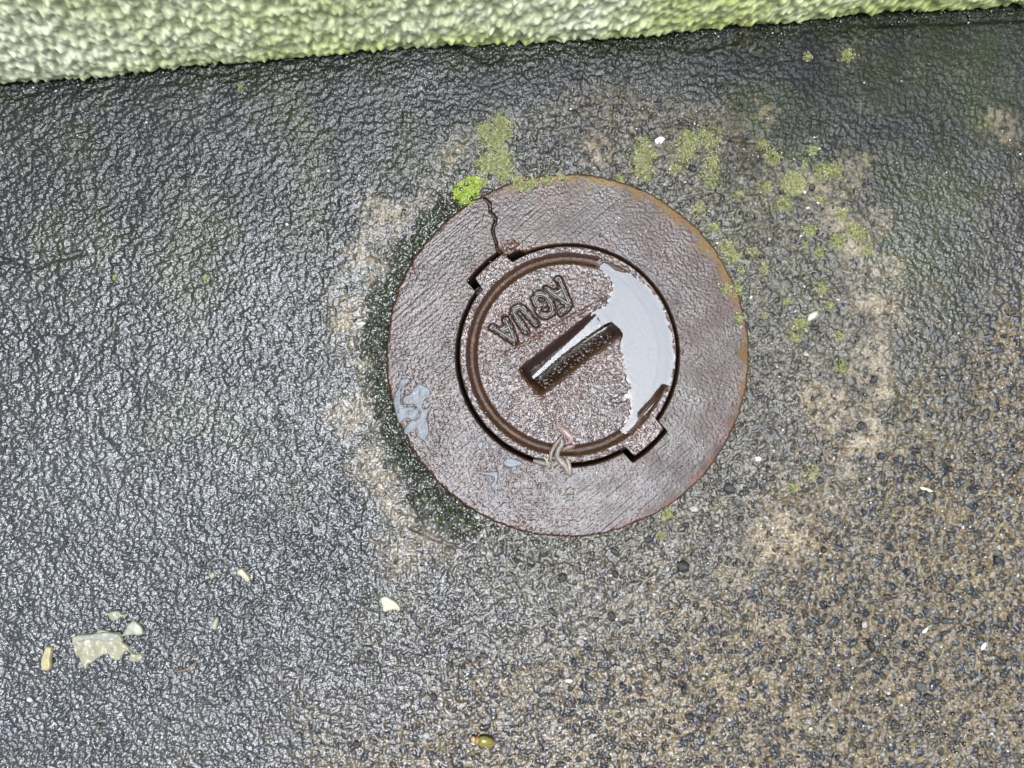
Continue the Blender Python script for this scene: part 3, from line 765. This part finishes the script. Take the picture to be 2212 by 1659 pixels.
for strokes, nm in GLY:
    V, F = stroke_mesh([c9(q) for q in strokes], 0.0009, -0.0001, 0.0017)
    mesh_np(nm, V, F[:, ::-1], M_letter, lid)

# debris lying in the slot
gd = np.random.default_rng(31); deb = []
for i in range(260):
    u = gd.uniform(0.004, sl - 0.004); v = gd.uniform(-0.0075, 0.0035); 
    deb.append((s0[0] + su[0] * u + sv[0] * v, s0[1] + su[1] * u + sv[1] * v, gd.uniform(0.0004, 0.0011)))
dcol = np.array([(0.02, 0.02, 0.02), (0.06, 0.035, 0.02), (0.03, 0.03, 0.032), (0.14, 0.11, 0.07)])[gd.choice(4, size=len(deb), p=[.45, .2, .25, .1])]
n = len(IV); V = []; F = []; CO = []
for i, (x, y, q) in enumerate(deb):
    v = LUMPS[i % 24] * q; V.append(v + np.array([x, y, lid_z(x, y) + q * 0.4])); F.append(IF + i * n); CO.append(np.tile(dcol[i], (n, 1)))
dob = mesh_np("silt_grains", np.concatenate(V), np.concatenate(F), M_grit, None, {"Col": np.concatenate(CO)})
tag(dob, "dark grains of silt washed into the finger slot", "silt", None, "stuff")

# ---------------------------------------------------------------- the puddle on the lid
WL = 0.00062
sp = 0.0004
ax = np.arange(LX - 0.026, LX + 0.062, sp); ay = np.arange(LY - 0.045, LY + 0.056, sp)
A, B = np.meshgrid(ax, ay, indexing='ij')
pd = poly_sdf(A, B, PUD); sd = slot_sd(A, B)
rgA = np.hypot(A - LX, B - LY)
zw = np.full(A.shape, WL)
u, v = slot_uv(A, B); un = np.clip(u / sl, 0, 1)
# the surface sags into the slot: a flat tongue between steep wetted sides
tc = np.interp(u / sl, [0.0, 0.15, 0.4, 0.7, 0.95, 1.1], [0.0005, 0.0010, 0.0022, 0.0028, 0.0030, 0.003])
tw = np.interp(u / sl, [-0.02, 0.03, 0.15, 0.45, 0.75, 0.95, 1.05], [0.0002, 0.0014, 0.0018, 0.0023, 0.0034, 0.0050, 0.007])
lev = np.interp(u / sl, [0, 0.5, 0.8, 0.97], [-0.0034, -0.0024, -0.0009, WL])
ov = np.abs(v - tc) - tw
ov = np.log1p(np.exp(np.clip(ov / 0.0004, -30, 30))) * 0.0004
ovl = np.clip(0.05 * sl - u, 0, None)
inside = sstep(0.0012, -0.0010, sd)
low = sstep(0.0006, -0.0006, v - tc + tw * 0.6)
lev = lev * (1 - low) + np.interp(u / sl, [0, 0.5, 0.8, 0.94, 1.03], [-0.0040, -0.0034, -0.0020, -0.0008, WL]) * low
lowv = sstep(0.0003, -0.0003, v - tc)
zslot = np.minimum(lev + ov * (math.tan(R(24)) * (1 - lowv) - math.tan(R(21)) * lowv) + ovl * 0.5, WL)
mouth = sstep(0.9, 1.0, un)
zslot = zslot * (1 - mouth * sstep(-0.004, 0.002, v - tc)) + WL * mouth * sstep(-0.004, 0.002, v - tc)
zw = np.where(sd < 0.0012, zslot * inside + WL * (1 - inside), zw)
inpud = pd < 0.0
# meniscus at the free rim of the sheet
free = np.where(sd < 0.0005, 0, sstep(0.0008, 0.0062, pd))
zw = zw - 0.0005 * free
# dip in the ring groove at lower right, where the film has broken
br = np.exp(-(line_dist(A, B, [k2(1330, 1260), k2(1420, 1165), k2(1480, 1085)]) / 0.0019) ** 2)
zw = zw - br * 0.0011 + 0.00003 * fbm(A, B, 0.012, 541, 2)
keep = (pd < 0.0045) | (sd < -0.0004)
keep &= rgA < 0.0594
idx = -np.ones(A.shape, int); idx[keep] = np.arange(keep.sum())
q = np.stack([idx[:-1, :-1], idx[1:, :-1], idx[1:, 1:], idx[:-1, 1:]], -1).reshape(-1, 4); q = q[(q >= 0).all(1)]
pud = mesh_np("rain_puddle", np.stack([A[keep], B[keep], zw[keep]], 1), q, M_water)
tag(pud, "clear rain puddle mirroring pale sky on the lid and in its slot", "puddle")

# ---------------------------------------------------------------- moss
def tufts(name, pts, hmin, hmax, cols, seed, mat, zfun):
    """three small leaves to a shoot"""
    g = np.random.default_rng(seed); V = []; F = []; CO = []
    n = 0
    for (x, y) in pts:
        h = g.uniform(hmin, hmax); base = cols[int(g.integers(0, len(cols)))] * g.uniform(0.7, 1.35); z0 = zfun(x, y)
        for k in range(3):
            a = g.uniform(0, 6.28); ln = h * g.uniform(0.5, 1.0); wd = h * 0.28
            dx, dy = math.cos(a), math.sin(a); up = h * g.uniform(0.35, 1.0)
            V += [(x - dy * wd, y + dx * wd, z0), (x + dy * wd, y - dx * wd, z0), (x + dx * ln, y + dy * ln, z0 + up)]
            F.append((n, n + 1, n + 2)); n += 3
            CO += [base * 0.9, base * 0.9, base * 1.1]
    return mesh_np(name, np.array(V), np.array(F), mat, None, {"Col": np.array(CO)}, smooth=False)
MG = [np.array(c_) * np.array((1.25, 1.15, 1.7)) for c_ in ((0.13, 0.17, 0.035), (0.20, 0.23, 0.06), (0.27, 0.28, 0.10), (0.09, 0.13, 0.03), (0.30, 0.29, 0.13))]
MB = [np.array(c_) * np.array((1.0, 0.95, 1.2)) for c_ in ((0.25, 0.36, 0.035), (0.33, 0.44, 0.06), (0.40, 0.47, 0.12), (0.18, 0.28, 0.03))]
def ringtop(x, y): return 0.0012 if math.hypot(x - HX, y - HY) < RO - 0.0005 else ground_z(x, y)
gm = np.random.default_rng(41); mp = []
for mx_, my_, mr_ in MOSS:
    for _ in range(int(mr_ * mr_ * 1.0)):
        a = gm.uniform(0, 6.28); r_ = abs(gm.normal()) * 0.72 * mr_
        mp.append((DX(mx_ + r_ * math.cos(a)), DY(my_ + r_ * math.sin(a))))
mp = np.array(mp)
d = fbm(mp[:, 0], mp[:, 1], 0.0045, 71, 2)
edge_ = np.array([min(math.hypot((x / U + 1106) - m[0], (830 - y / U) - m[1]) / m[2] for m in MOSS) for x, y in mp])
mp = mp[(edge_ * 0.8 + 0.9 * d < 1.0 + 0.25 * gm.normal(size=len(mp)))]
mo = tufts("moss", mp, 0.0005, 0.0013, MG, 42, M_moss, ringtop)
tag(mo, "scattered small green moss growing on the concrete around the ring", "moss", None, "stuff")
bp_ = [DP(p) for p in BRIGHT]; bpts = []
while len(bpts) < 1500:
    x, y = gm.uniform(DX(974), DX(1040)), gm.uniform(DY(445), DY(378))
    if poly_sdf(np.array([x]), np.array([y]), bp_)[0] < 0.0006 * gm.normal(): bpts.append((x, y))
def cushion(x, y): return ringtop(x, y) + 0.0007
b1 = tufts("moss_clump", bpts, 0.0008, 0.0018, MB, 43, M_moss, ringtop)
tag(b1, "brightest yellow green moss clump touching the ring beside the crack", "moss")
rp_ = []
while len(rp_) < 900:
    a = gm.uniform(0, 6.28); r_ = math.sqrt(gm.random()) * (ROUND[2] + gm.normal() * 1.5); rp_.append((DX(ROUND[0] + r_ * math.cos(a)), DY(ROUND[1] + r_ * math.sin(a))))
b2 = tufts("moss_clump", rp_, 0.0006, 0.0013, MG[:3] + MG[4:], 44, M_moss, ringtop)
tag(b2, "round olive moss cushion, largest lone disc upper right of the ring", "moss")

# ---------------------------------------------------------------- loose paint flakes and chips
def c5(l): return [S(140 + a / 4.424, 2360 + b / 4.424) for a, b in l]
def zmax_of(pts):
    P = np.array(pts); m = max(ground_z(*p) for p in P); cc = P.mean(0); return max(m * 0.5, ground_z(*cc)) + 0.0003
CREAM = (0.30, 0.29, 0.19)
def flake(name, pts, thick, label, cat, col=CREAM, seed=0, crumple=0.0003, group=None, lift=0.0, parent=None, spacing=0.0004):
    o = plate(name, smooth_loop(pts, 3), zmax_of(pts) + lift, thick, M_chip, parent, col, 0.00006, seed, spacing, crumple, None, 0.0008)
    if label: tag(o, label, cat, group)
    return o
big_ = flake("paint_flake", c5([(665, 720), (700, 620), (960, 590), (1060, 580), (1130, 510), (1230, 530), (1320, 560), (1480, 570), (1520, 640), (1560, 690), (1540, 730), (1640, 800), (1680, 890), (1760, 940), (1860, 930), (1895, 1000), (1860, 1060), (1790, 1080), (1660, 1070), (1640, 1000), (1680, 930), (1600, 890), (1560, 930), (1500, 1040), (1400, 1050), (1320, 1010), (1290, 950), (1200, 960), (1080, 1040), (980, 1110), (950, 1100), (930, 1180), (890, 1210), (820, 1100), (770, 980), (730, 960), (700, 900), (680, 800)]), 0.0014, "large crumpled cream paint flake, biggest of the flakes at the lower left", "paint flake", (0.25, 0.24, 0.165), 1, 0.0011)
flake("fold", c5([(680, 640), (960, 600), (1200, 560), (1460, 580), (1480, 640), (1400, 700), (1250, 720), (1100, 690), (980, 680), (860, 720), (740, 740)]), 0.0006, None, None, (0.24, 0.245, 0.2), 2, 0.0007, None, 0.0016, big_)
flake("torn_tip", c5([(1560, 570), (1620, 450), (1720, 360), (1800, 410), (1870, 490), (1890, 590), (1820, 620), (1700, 610), (1500, 640)]), 0.0011, None, None, (0.26, 0.26, 0.2), 3, 0.0005, None, 0.0002, big_)
flake("paint_flake", c5([(200, 840), (240, 800), (320, 820), (320, 900), (300, 1030), (310, 1130), (290, 1200), (220, 1230), (160, 1190), (125, 1110), (145, 1000), (175, 920)]), 0.0020, "smooth bean shaped cream paint flake left of the big flake", "paint flake", (0.34, 0.30, 0.16), 4, 0.0001)
flake("paint_flake", c5([(1190, 190), (1260, 230), (1340, 200), (1470, 200), (1530, 260), (1620, 230), (1610, 280), (1500, 310), (1420, 360), (1350, 375), (1290, 320), (1270, 270)]), 0.0012, "small ragged paint flake just above the big crumpled flake", "paint flake", (0.23, 0.24, 0.17), 5, 0.0007)
def c6(l): return [S(0 + a / 1.7955, 2100 + b / 1.7955) for a, b in l]
flake("paint_flake", c6([(1685, 260), (1715, 245), (1760, 290), (1775, 325), (1755, 345), (1715, 305), (1680, 285)]), 0.0015, "narrow tapered cream flake, upper one of the lone flakes at lower left", "paint flake", (0.33, 0.31, 0.21), 6, 0.0002)
flake("paint_flake", c6([(1500, 640), (1530, 595), (1550, 590), (1545, 640), (1530, 680), (1505, 670)]), 0.0013, "small teardrop pale flake right of the big crumpled flake", "paint flake", (0.25, 0.26, 0.19), 7, 0.0002)
flake("paint_flake", c6([(1480, 285), (1510, 270), (1525, 300), (1505, 320), (1480, 310)]), 0.0011, "tiny rounded dull flake beside the narrow tapered cream flake", "paint flake", (0.22, 0.225, 0.15), 8, 0.0002)
def c7(l): return [S(1100 + a / 1.476, 1900 + b / 1.476) for a, b in l]
flake("paint_flake", c7([(590, 670), (620, 655), (650, 670), (680, 690), (705, 720), (700, 745), (660, 735), (610, 750), (598, 710)]), 0.0018, "angular cream flake lying alone below the ring's lower left edge", "paint flake", (0.37, 0.36, 0.25), 9, 0.0004)

def pebble(name, px, py, r_, col, label, cat, shape, rot, sc=(1, 0.75, 0.7), on=None):
    x, y = DX(px), DY(py); z = (on if on is not None else ground_z(x, y))
    o = mesh_np(name, LUMPS[shape], IF, M_chip, None, {"Col": np.tile(np.array(col), (len(IV), 1))})
    o.location = (x, y, z + r_ * U * sc[2] * 0.35); o.scale = (r_ * U * sc[0], r_ * U * sc[1], r_ * U * sc[2]); o.rotation_euler = (0.1, -0.1, rot)
    return tag(o, label, cat)
W_ = (0.72, 0.70, 0.64)
pebble("white_pebble", 1426, 302, 11, W_, "largest white pebble, between moss patches above the ring", "pebble", 3, 0.4, (1, 0.95, 0.5))
pebble("stone_chip", 1753, 683, 15, (0.42, 0.43, 0.34), "squarish pale stone chip beside a moss patch right of the ring", "stone chip", 5, 0.7, (1, 0.9, 0.45))
pebble("white_pebble", 779, 700, 12, (0.50, 0.50, 0.42), "cream pebble in the dark mossy trough left of the ring", "pebble", 7, 0.2)
pebble("stone_chip", 1638, 993, 8, (0.75, 0.76, 0.74), "bright white square chip lower right of the ring", "stone chip", 9, 0.6, (1, 0.9, 0.5))
pebble("white_pebble", 1228, 1470, 10, (0.62, 0.60, 0.55), "white pebble in the concrete, midway between ring and beetle's right", "pebble", 11, 0.1)
pebble("white_pebble", 67, 1511, 8, (0.55, 0.55, 0.45), "small round pale pebble near the bottom left, below the bean flake", "pebble", 2, 0.1, (1, 1, 0.8))
pebble("stone_chip", 1994, 1364, 10, (0.62, 0.58, 0.44), "elongated cream chip beside a grey stone at the lower right", "stone chip", 4, 0.9, (1.3, 0.5, 0.5))
pebble("stone_chip", 1998, 1057, 10, (0.62, 0.55, 0.36), "yellowish oval chip lying on the sandy concrete at right", "stone chip", 6, -0.3, (1.2, 0.6, 0.5))
pebble("stone_chip", 2119, 1394, 10, (0.55, 0.57, 0.58), "bluish white chip nearest the right edge, at lower right", "stone chip", 8, 1.1, (1.1, 0.7, 0.5))
pebble("seed", 1169, 892, 4.5, (0.55, 0.47, 0.30), "tiny pale seed lying on the lid below the slot", "seed", 1, 1.2, (1.3, 0.7, 0.7), 0.0007)
# pale specks of grit over ring, lid and collar
gw = np.random.default_rng(51); V = []; F = []; CO = []
cnt = 0
def speck(x, y, z, q, colr):
    global cnt
    V.append(IV0 * q * np.array([1, gw.uniform(0.6, 1), 0.6]) + np.array([x, y, z])); F.append(IF0 + cnt * len(IV0)); CO.append(np.tile(colr, (len(IV0), 1))); cnt += 1
IV0, IF0 = ico(1)
for i in range(150):
    a = gw.uniform(0, 6.28); r_ = gw.uniform(0.064, 0.097); speck(HX + r_ * math.cos(a), HY + r_ * math.sin(a), 0.0013, gw.uniform(0.00018, 0.00048), np.array((0.75, 0.70, 0.60)) * gw.uniform(0.7, 1.1))
for i in range(26):
    a = gw.uniform(1.5, 5.2); r_ = gw.uniform(0.02, 0.058); x, y = LX + r_ * math.cos(a), LY + r_ * math.sin(a); speck(x, y, lid_z(x, y), gw.uniform(0.0002, 0.0004), np.array((0.7, 0.66, 0.55)))
for i in range(700):
    x, y = gw.uniform(-0.29, 0.29), gw.uniform(-0.22, 0.17)
    if math.hypot(x - HX, y - HY) < RO + 0.001 or gw.random() > 0.25 + 0.75 * float(sstep(900, 2000, (x / U + 1106) * 0.6 + (830 - y / U) * 0.6)): continue
    speck(x, y, ground_z(x, y) + 0.0002, gw.uniform(0.0003, 0.0008) * (1 if gw.random() < .8 else 1.4), np.array((0.6, 0.57, 0.5)) * gw.uniform(0.5, 1.2))
gr = mesh_np("pale_grit", np.concatenate(V), np.concatenate(F), M_chip, None, {"Col": np.concatenate(CO)})
tag(gr, "tiny pale grains of grit scattered over ring, lid and concrete", "grit", None, "stuff")

# ---------------------------------------------------------------- curled dry plant scrap on the lid's lower edge
def ribbon(name, pts, widths, curl, mat, parent, col, seed=0, flip=False):
    """a strip of dry leaf: centre line with heights, rolled across its width, with thickness"""
    P = np.array(pts, float); n = len(P) * 5
    tq = np.linspace(0, len(P) - 1, n); Q = np.stack([np.interp(tq, np.arange(len(P)), P[:, k]) for k in range(3)], 1)
    for _ in range(3): Q[1:-1] = 0.25 * Q[:-2] + 0.5 * Q[1:-1] + 0.25 * Q[2:]
    wq = np.interp(tq, np.arange(len(P)), widths) * 1.15
    T_ = np.gradient(Q, axis=0); T_ /= np.linalg.norm(T_, axis=1)[:, None]
    Nn = np.stack([-T_[:, 1], T_[:, 0], 0 * T_[:, 0]], 1); Nn /= np.linalg.norm(Nn, axis=1)[:, None] + 1e-9
    m = 9; V = []; g = np.random.default_rng(seed)
    for layer in (0.0, -0.00025):
        for i in range(n):
            for j in range(m):
                a = (j / (m - 1) - 0.5) * 2
                zz = curl * wq[i] * (1 - a * a) + layer + 0.00012 * math.sin(i * 1.7 + j * 2.3 + seed)
                V.append(Q[i] + Nn[i] * a * wq[i] * (1 + 0.12 * math.sin(i * 2.1 + seed)) + np.array((0, 0, zz)))
    V = np.array(V); F = [f for f in grid_faces(n, m)]
    off = n * m
    F += [f[::-1] + off for f in grid_faces(n, m)]
    for i in range(n - 1):
        F.append(np.array([i * m, i * m + off, (i + 1) * m + off, (i + 1) * m])); F.append(np.array([i * m + m - 1, (i + 1) * m + m - 1, (i + 1) * m + m - 1 + off, i * m + m - 1 + off]))
    st = 1 + 0.95 * pn(np.tile(np.tile(np.arange(m), n), 2) * 0.9, np.tile(np.repeat(np.arange(n), m), 2) * 0.12, 601 + seed)
    return mesh_np(name, V, np.array(F)[:, ::-1], mat, parent, {"Col": np.array(col)[None] * np.clip(st, 0.4, 1.6)[:, None]})
def c8(a, b, z): x, y = S(2060 + a / 6.38, 1640 + b / 6.38); return (x, y, z * 1e-3)
scrap = bpy.data.objects.new("dry_plant_scrap", None); C.objects.link(scrap)
ox, oy, _ = c8(800, 1000, 0); scrap.location = (ox, oy, 0.0014); scrap.empty_display_size = 0.005
tag(scrap, "curled shred of dry plant lying across the gap at the lid's lower edge", "dry leaf")
def sc_(pts): return [(p[0] - ox, p[1] - oy, p[2] - 0.0014) for p in (c8(*q) for q in pts)]
ribbon("curled_tip", sc_([(850, 200, 1.2), (960, 310, 2.2), (1080, 410, 3.0), (1170, 500, 3.2), (1190, 590, 2.6), (1150, 670, 1.6)]), [0.0009, 0.0016, 0.0019, 0.0016, 0.0013, 0.0008], 0.5, M_leaf, scrap, (0.26, 0.18, 0.165), 1)
ribbon("stalk", sc_([(1000, 470, 1.6), (880, 600, 2.0), (780, 740, 2.0), (700, 900, 1.9), (680, 1110, 1.5)]), [0.0006, 0.0008, 0.0010, 0.0010, 0.0008], 0.7, M_leaf, scrap, (0.17, 0.135, 0.11), 2)
ribbon("blade", sc_([(960, 560, 1.3), (980, 680, 1.5), (900, 800, 1.6), (860, 900, 1.7), (840, 1010, 1.7), (950, 1130, 1.8), (1060, 1260, 1.8), (1130, 1400, 1.7), (1220, 1500, 1.3)]), [0.0012, 0.0016, 0.0014, 0.0012, 0.0016, 0.0022, 0.0020, 0.0016, 0.0008], 0.35, M_leaf, scrap, (0.11, 0.09, 0.07), 3)
ribbon("blade", sc_([(1090, 1060, 1.7), (1150, 1200, 2.2), (1160, 1330, 2.2), (1160, 1470, 1.5)]), [0.0006, 0.0009, 0.0009, 0.0006], 0.7, M_leaf, scrap, (0.27, 0.23, 0.17), 4)
ribbon("blade", sc_([(250, 1110, 1.0), (420, 1150, 1.2), (560, 1200, 1.4), (700, 1190, 1.5), (900, 1180, 1.5)]), [0.0009, 0.0014, 0.0017, 0.0019, 0.0014], 0.3, M_leaf, scrap, (0.075, 0.066, 0.05), 5)
ribbon("blade", sc_([(480, 1310, 1.3), (600, 1270, 1.5), (720, 1220, 1.7), (850, 1160, 1.8)]), [0.0006, 0.0010, 0.0011, 0.0008], 0.5, M_leaf, scrap, (0.13, 0.10, 0.07), 6)
ribbon("blade", sc_([(1010, 820, 1.2), (1130, 770, 1.4), (1240, 740, 1.3), (1290, 760, 1.1)]), [0.0006, 0.0011, 0.0011, 0.0005], 0.4, M_leaf, scrap, (0.16, 0.10, 0.07), 7)

gf = np.random.default_rng(61)
for i in range(9):
    a0 = (gf.uniform(500, 1150), gf.uniform(1000, 1250)); a1 = (a0[0] + gf.uniform(-330, 160), a0[1] + gf.uniform(40, 260))
    md = ((a0[0] + a1[0]) / 2 + gf.uniform(-50, 50), (a0[1] + a1[1]) / 2 + gf.uniform(-40, 40))
    ribbon("fibre", sc_([(*a0, 1.9), (*md, 2.5), (*a1, 1.4)]), [0.00022, 0.0004, 0.0002], 0.6, M_leaf, scrap, ((0.30, 0.26, 0.19), (0.10, 0.08, 0.06), (0.20, 0.16, 0.12))[i % 3], 10 + i)
# ---------------------------------------------------------------- twig bits at lower left
def tube(name, pts, rads, mat, parent, col, sides=8):
    P = np.array(pts, float); n = len(P); V = []; F = []
    T_ = np.gradient(P, axis=0); T_ /= np.linalg.norm(T_, axis=1)[:, None]
    for i in range(n):
        a = np.cross(T_[i], (0, 0, 1.0)); a /= np.linalg.norm(a) + 1e-9; b = np.cross(a, T_[i])
        for k in range(sides):
            an = k / sides * 6.2832; V.append(P[i] + rads[i] * (a * math.cos(an) + b * math.sin(an)))
    for i in range(n - 1):
        for k in range(sides): F.append((i * sides + k, i * sides + (k + 1) % sides, (i + 1) * sides + (k + 1) % sides, (i + 1) * sides + k))
    return mesh_np(name, np.array(V), np.array(F), mat, parent, {"Col": np.tile(np.array(col), (len(V), 1))})
def g3(px, py, h): x, y = DX(px), DY(py); return (x, y, ground_z(x, y) * 0.5 + h)
tw_ = tube("twig", [g3(380, 1449, 0.0009), g3(395, 1447, 0.0014), g3(408, 1443, 0.0015), g3(420, 1434, 0.0012), g3(428, 1427, 0.0006)], [0.0003, 0.0006, 0.0007, 0.0006, 0.0002], M_leaf, None, (0.16, 0.11, 0.07))
tag(tw_, "short brown twig lying right of the big cream flake", "twig")
tube("side_shoot", [g3(383, 1443, 0.0008), g3(393, 1452, 0.0014), g3(398, 1460, 0.0008)], [0.0002, 0.0004, 0.0002], M_leaf, tw_, (0.13, 0.08, 0.05))

# ---------------------------------------------------------------- the beetle at the bottom
def body(name, segs, mat, parent, col, n=16):
    """segs: (px, py, z, half width, half height) along the axis -> one closed surface"""
    P = np.array([(DX(a), DY(b), z) for a, b, z, _, _ in segs]); V = []; F = []
    T_ = np.gradient(P, axis=0); T_ /= np.linalg.norm(T_, axis=1)[:, None]
    for i, (_, _, _, hw, hh) in enumerate(segs):
        a = np.cross(T_[i], (0, 0, 1.0)); a /= np.linalg.norm(a); b = np.array((0, 0, 1.0))
        for k in range(n):
            an = k / n * 6.2832; V.append(P[i] + a * hw * math.cos(an) + b * hh * math.sin(an))
    for i in range(len(segs) - 1):
        for k in range(n): F.append((i * n + k, i * n + (k + 1) % n, (i + 1) * n + (k + 1) % n, (i + 1) * n + k))
    return mesh_np(name, np.array(V), np.array(F), mat, parent, {"Col": np.tile(np.array(col), (len(V), 1))})
bx0, by0 = DX(1043), DY(1596); bz = ground_z(bx0, by0) + 0.0009
def bs(cx, cy): sx, sy = 1820 + cx / 13.83, 2840 + cy / 13.83; return sx / 1.8228, sy / 1.8228
def seg(cx, cy, h, hw, hh): a, b = bs(cx, cy); return (a, b, bz + h * 1e-3, hw * 1e-3, hh * 1e-3)
beetle = bpy.data.objects.new("beetle", None); C.objects.link(beetle); beetle.empty_display_size = 0.004
beetle.location = (bx0, by0, bz)
tag(beetle, "glossy olive beetle with a tan head on the concrete near the bottom edge", "beetle")
Bparts = []
Bparts.append(body("wing_case", [seg(880, 960, 1.6, 0.2, 0.2), seg(900, 955, 1.6, 2.0, 1.3), seg(1000, 955, 1.7, 2.7, 1.7), seg(1150, 960, 1.7, 3.0, 1.9), seg(1320, 975, 1.6, 2.9, 1.8), seg(1480, 990, 1.5, 2.4, 1.5), seg(1620, 1005, 1.3, 1.5, 1.0), seg(1690, 1010, 1.2, 0.6, 0.5), seg(1715, 1012, 1.2, 0.05, 0.05)], M_shell, None, (0.17, 0.15, 0.025)))
Bparts.append(body("thorax", [seg(690, 880, 1.4, 0.2, 0.2), seg(720, 885, 1.4, 1.9, 1.3), seg(800, 905, 1.6, 2.4, 1.6), seg(880, 930, 1.6, 2.3, 1.6), seg(930, 945, 1.5, 1.2, 0.8)], M_leaf, None, (0.26, 0.16, 0.07)))
Bparts.append(body("head", [seg(480, 900, 1.1, 0.1, 0.1), seg(500, 895, 1.1, 1.0, 0.7), seg(570, 880, 1.3, 1.8, 1.2), seg(650, 875, 1.4, 1.8, 1.3), seg(730, 885, 1.4, 1.1, 0.8)], M_leaf, None, (0.42, 0.24, 0.11)))
for pts in (((1480, 1130, 0.8), (1520, 1260, 1.0), (1440, 1390, 0.5), (1400, 1450, 0.1)), ((1540, 1120, 0.8), (1580, 1250, 0.9), (1560, 1400, 0.2)), ((880, 1080, 1.0), (900, 1180, 1.0), (940, 1250, 0.2)), ((900, 680, 1.2), (920, 590, 1.2), (1000, 560, 0.4)), ((560, 1000, 0.8), (520, 1080, 0.8), (470, 1120, 0.1))):
    P = [(DX(bs(a, b)[0]), DY(bs(a, b)[1]), bz + h * 1e-3) for a, b, h in pts]
    Bparts.append(tube("leg", P, [0.0004] * (len(P) - 1) + [0.00018], M_leaf, None, (0.20, 0.13, 0.06), 6))
for o in Bparts:
    o.parent = beetle; o.matrix_parent_inverse = Matrix.Translation((-bx0, -by0, -bz))
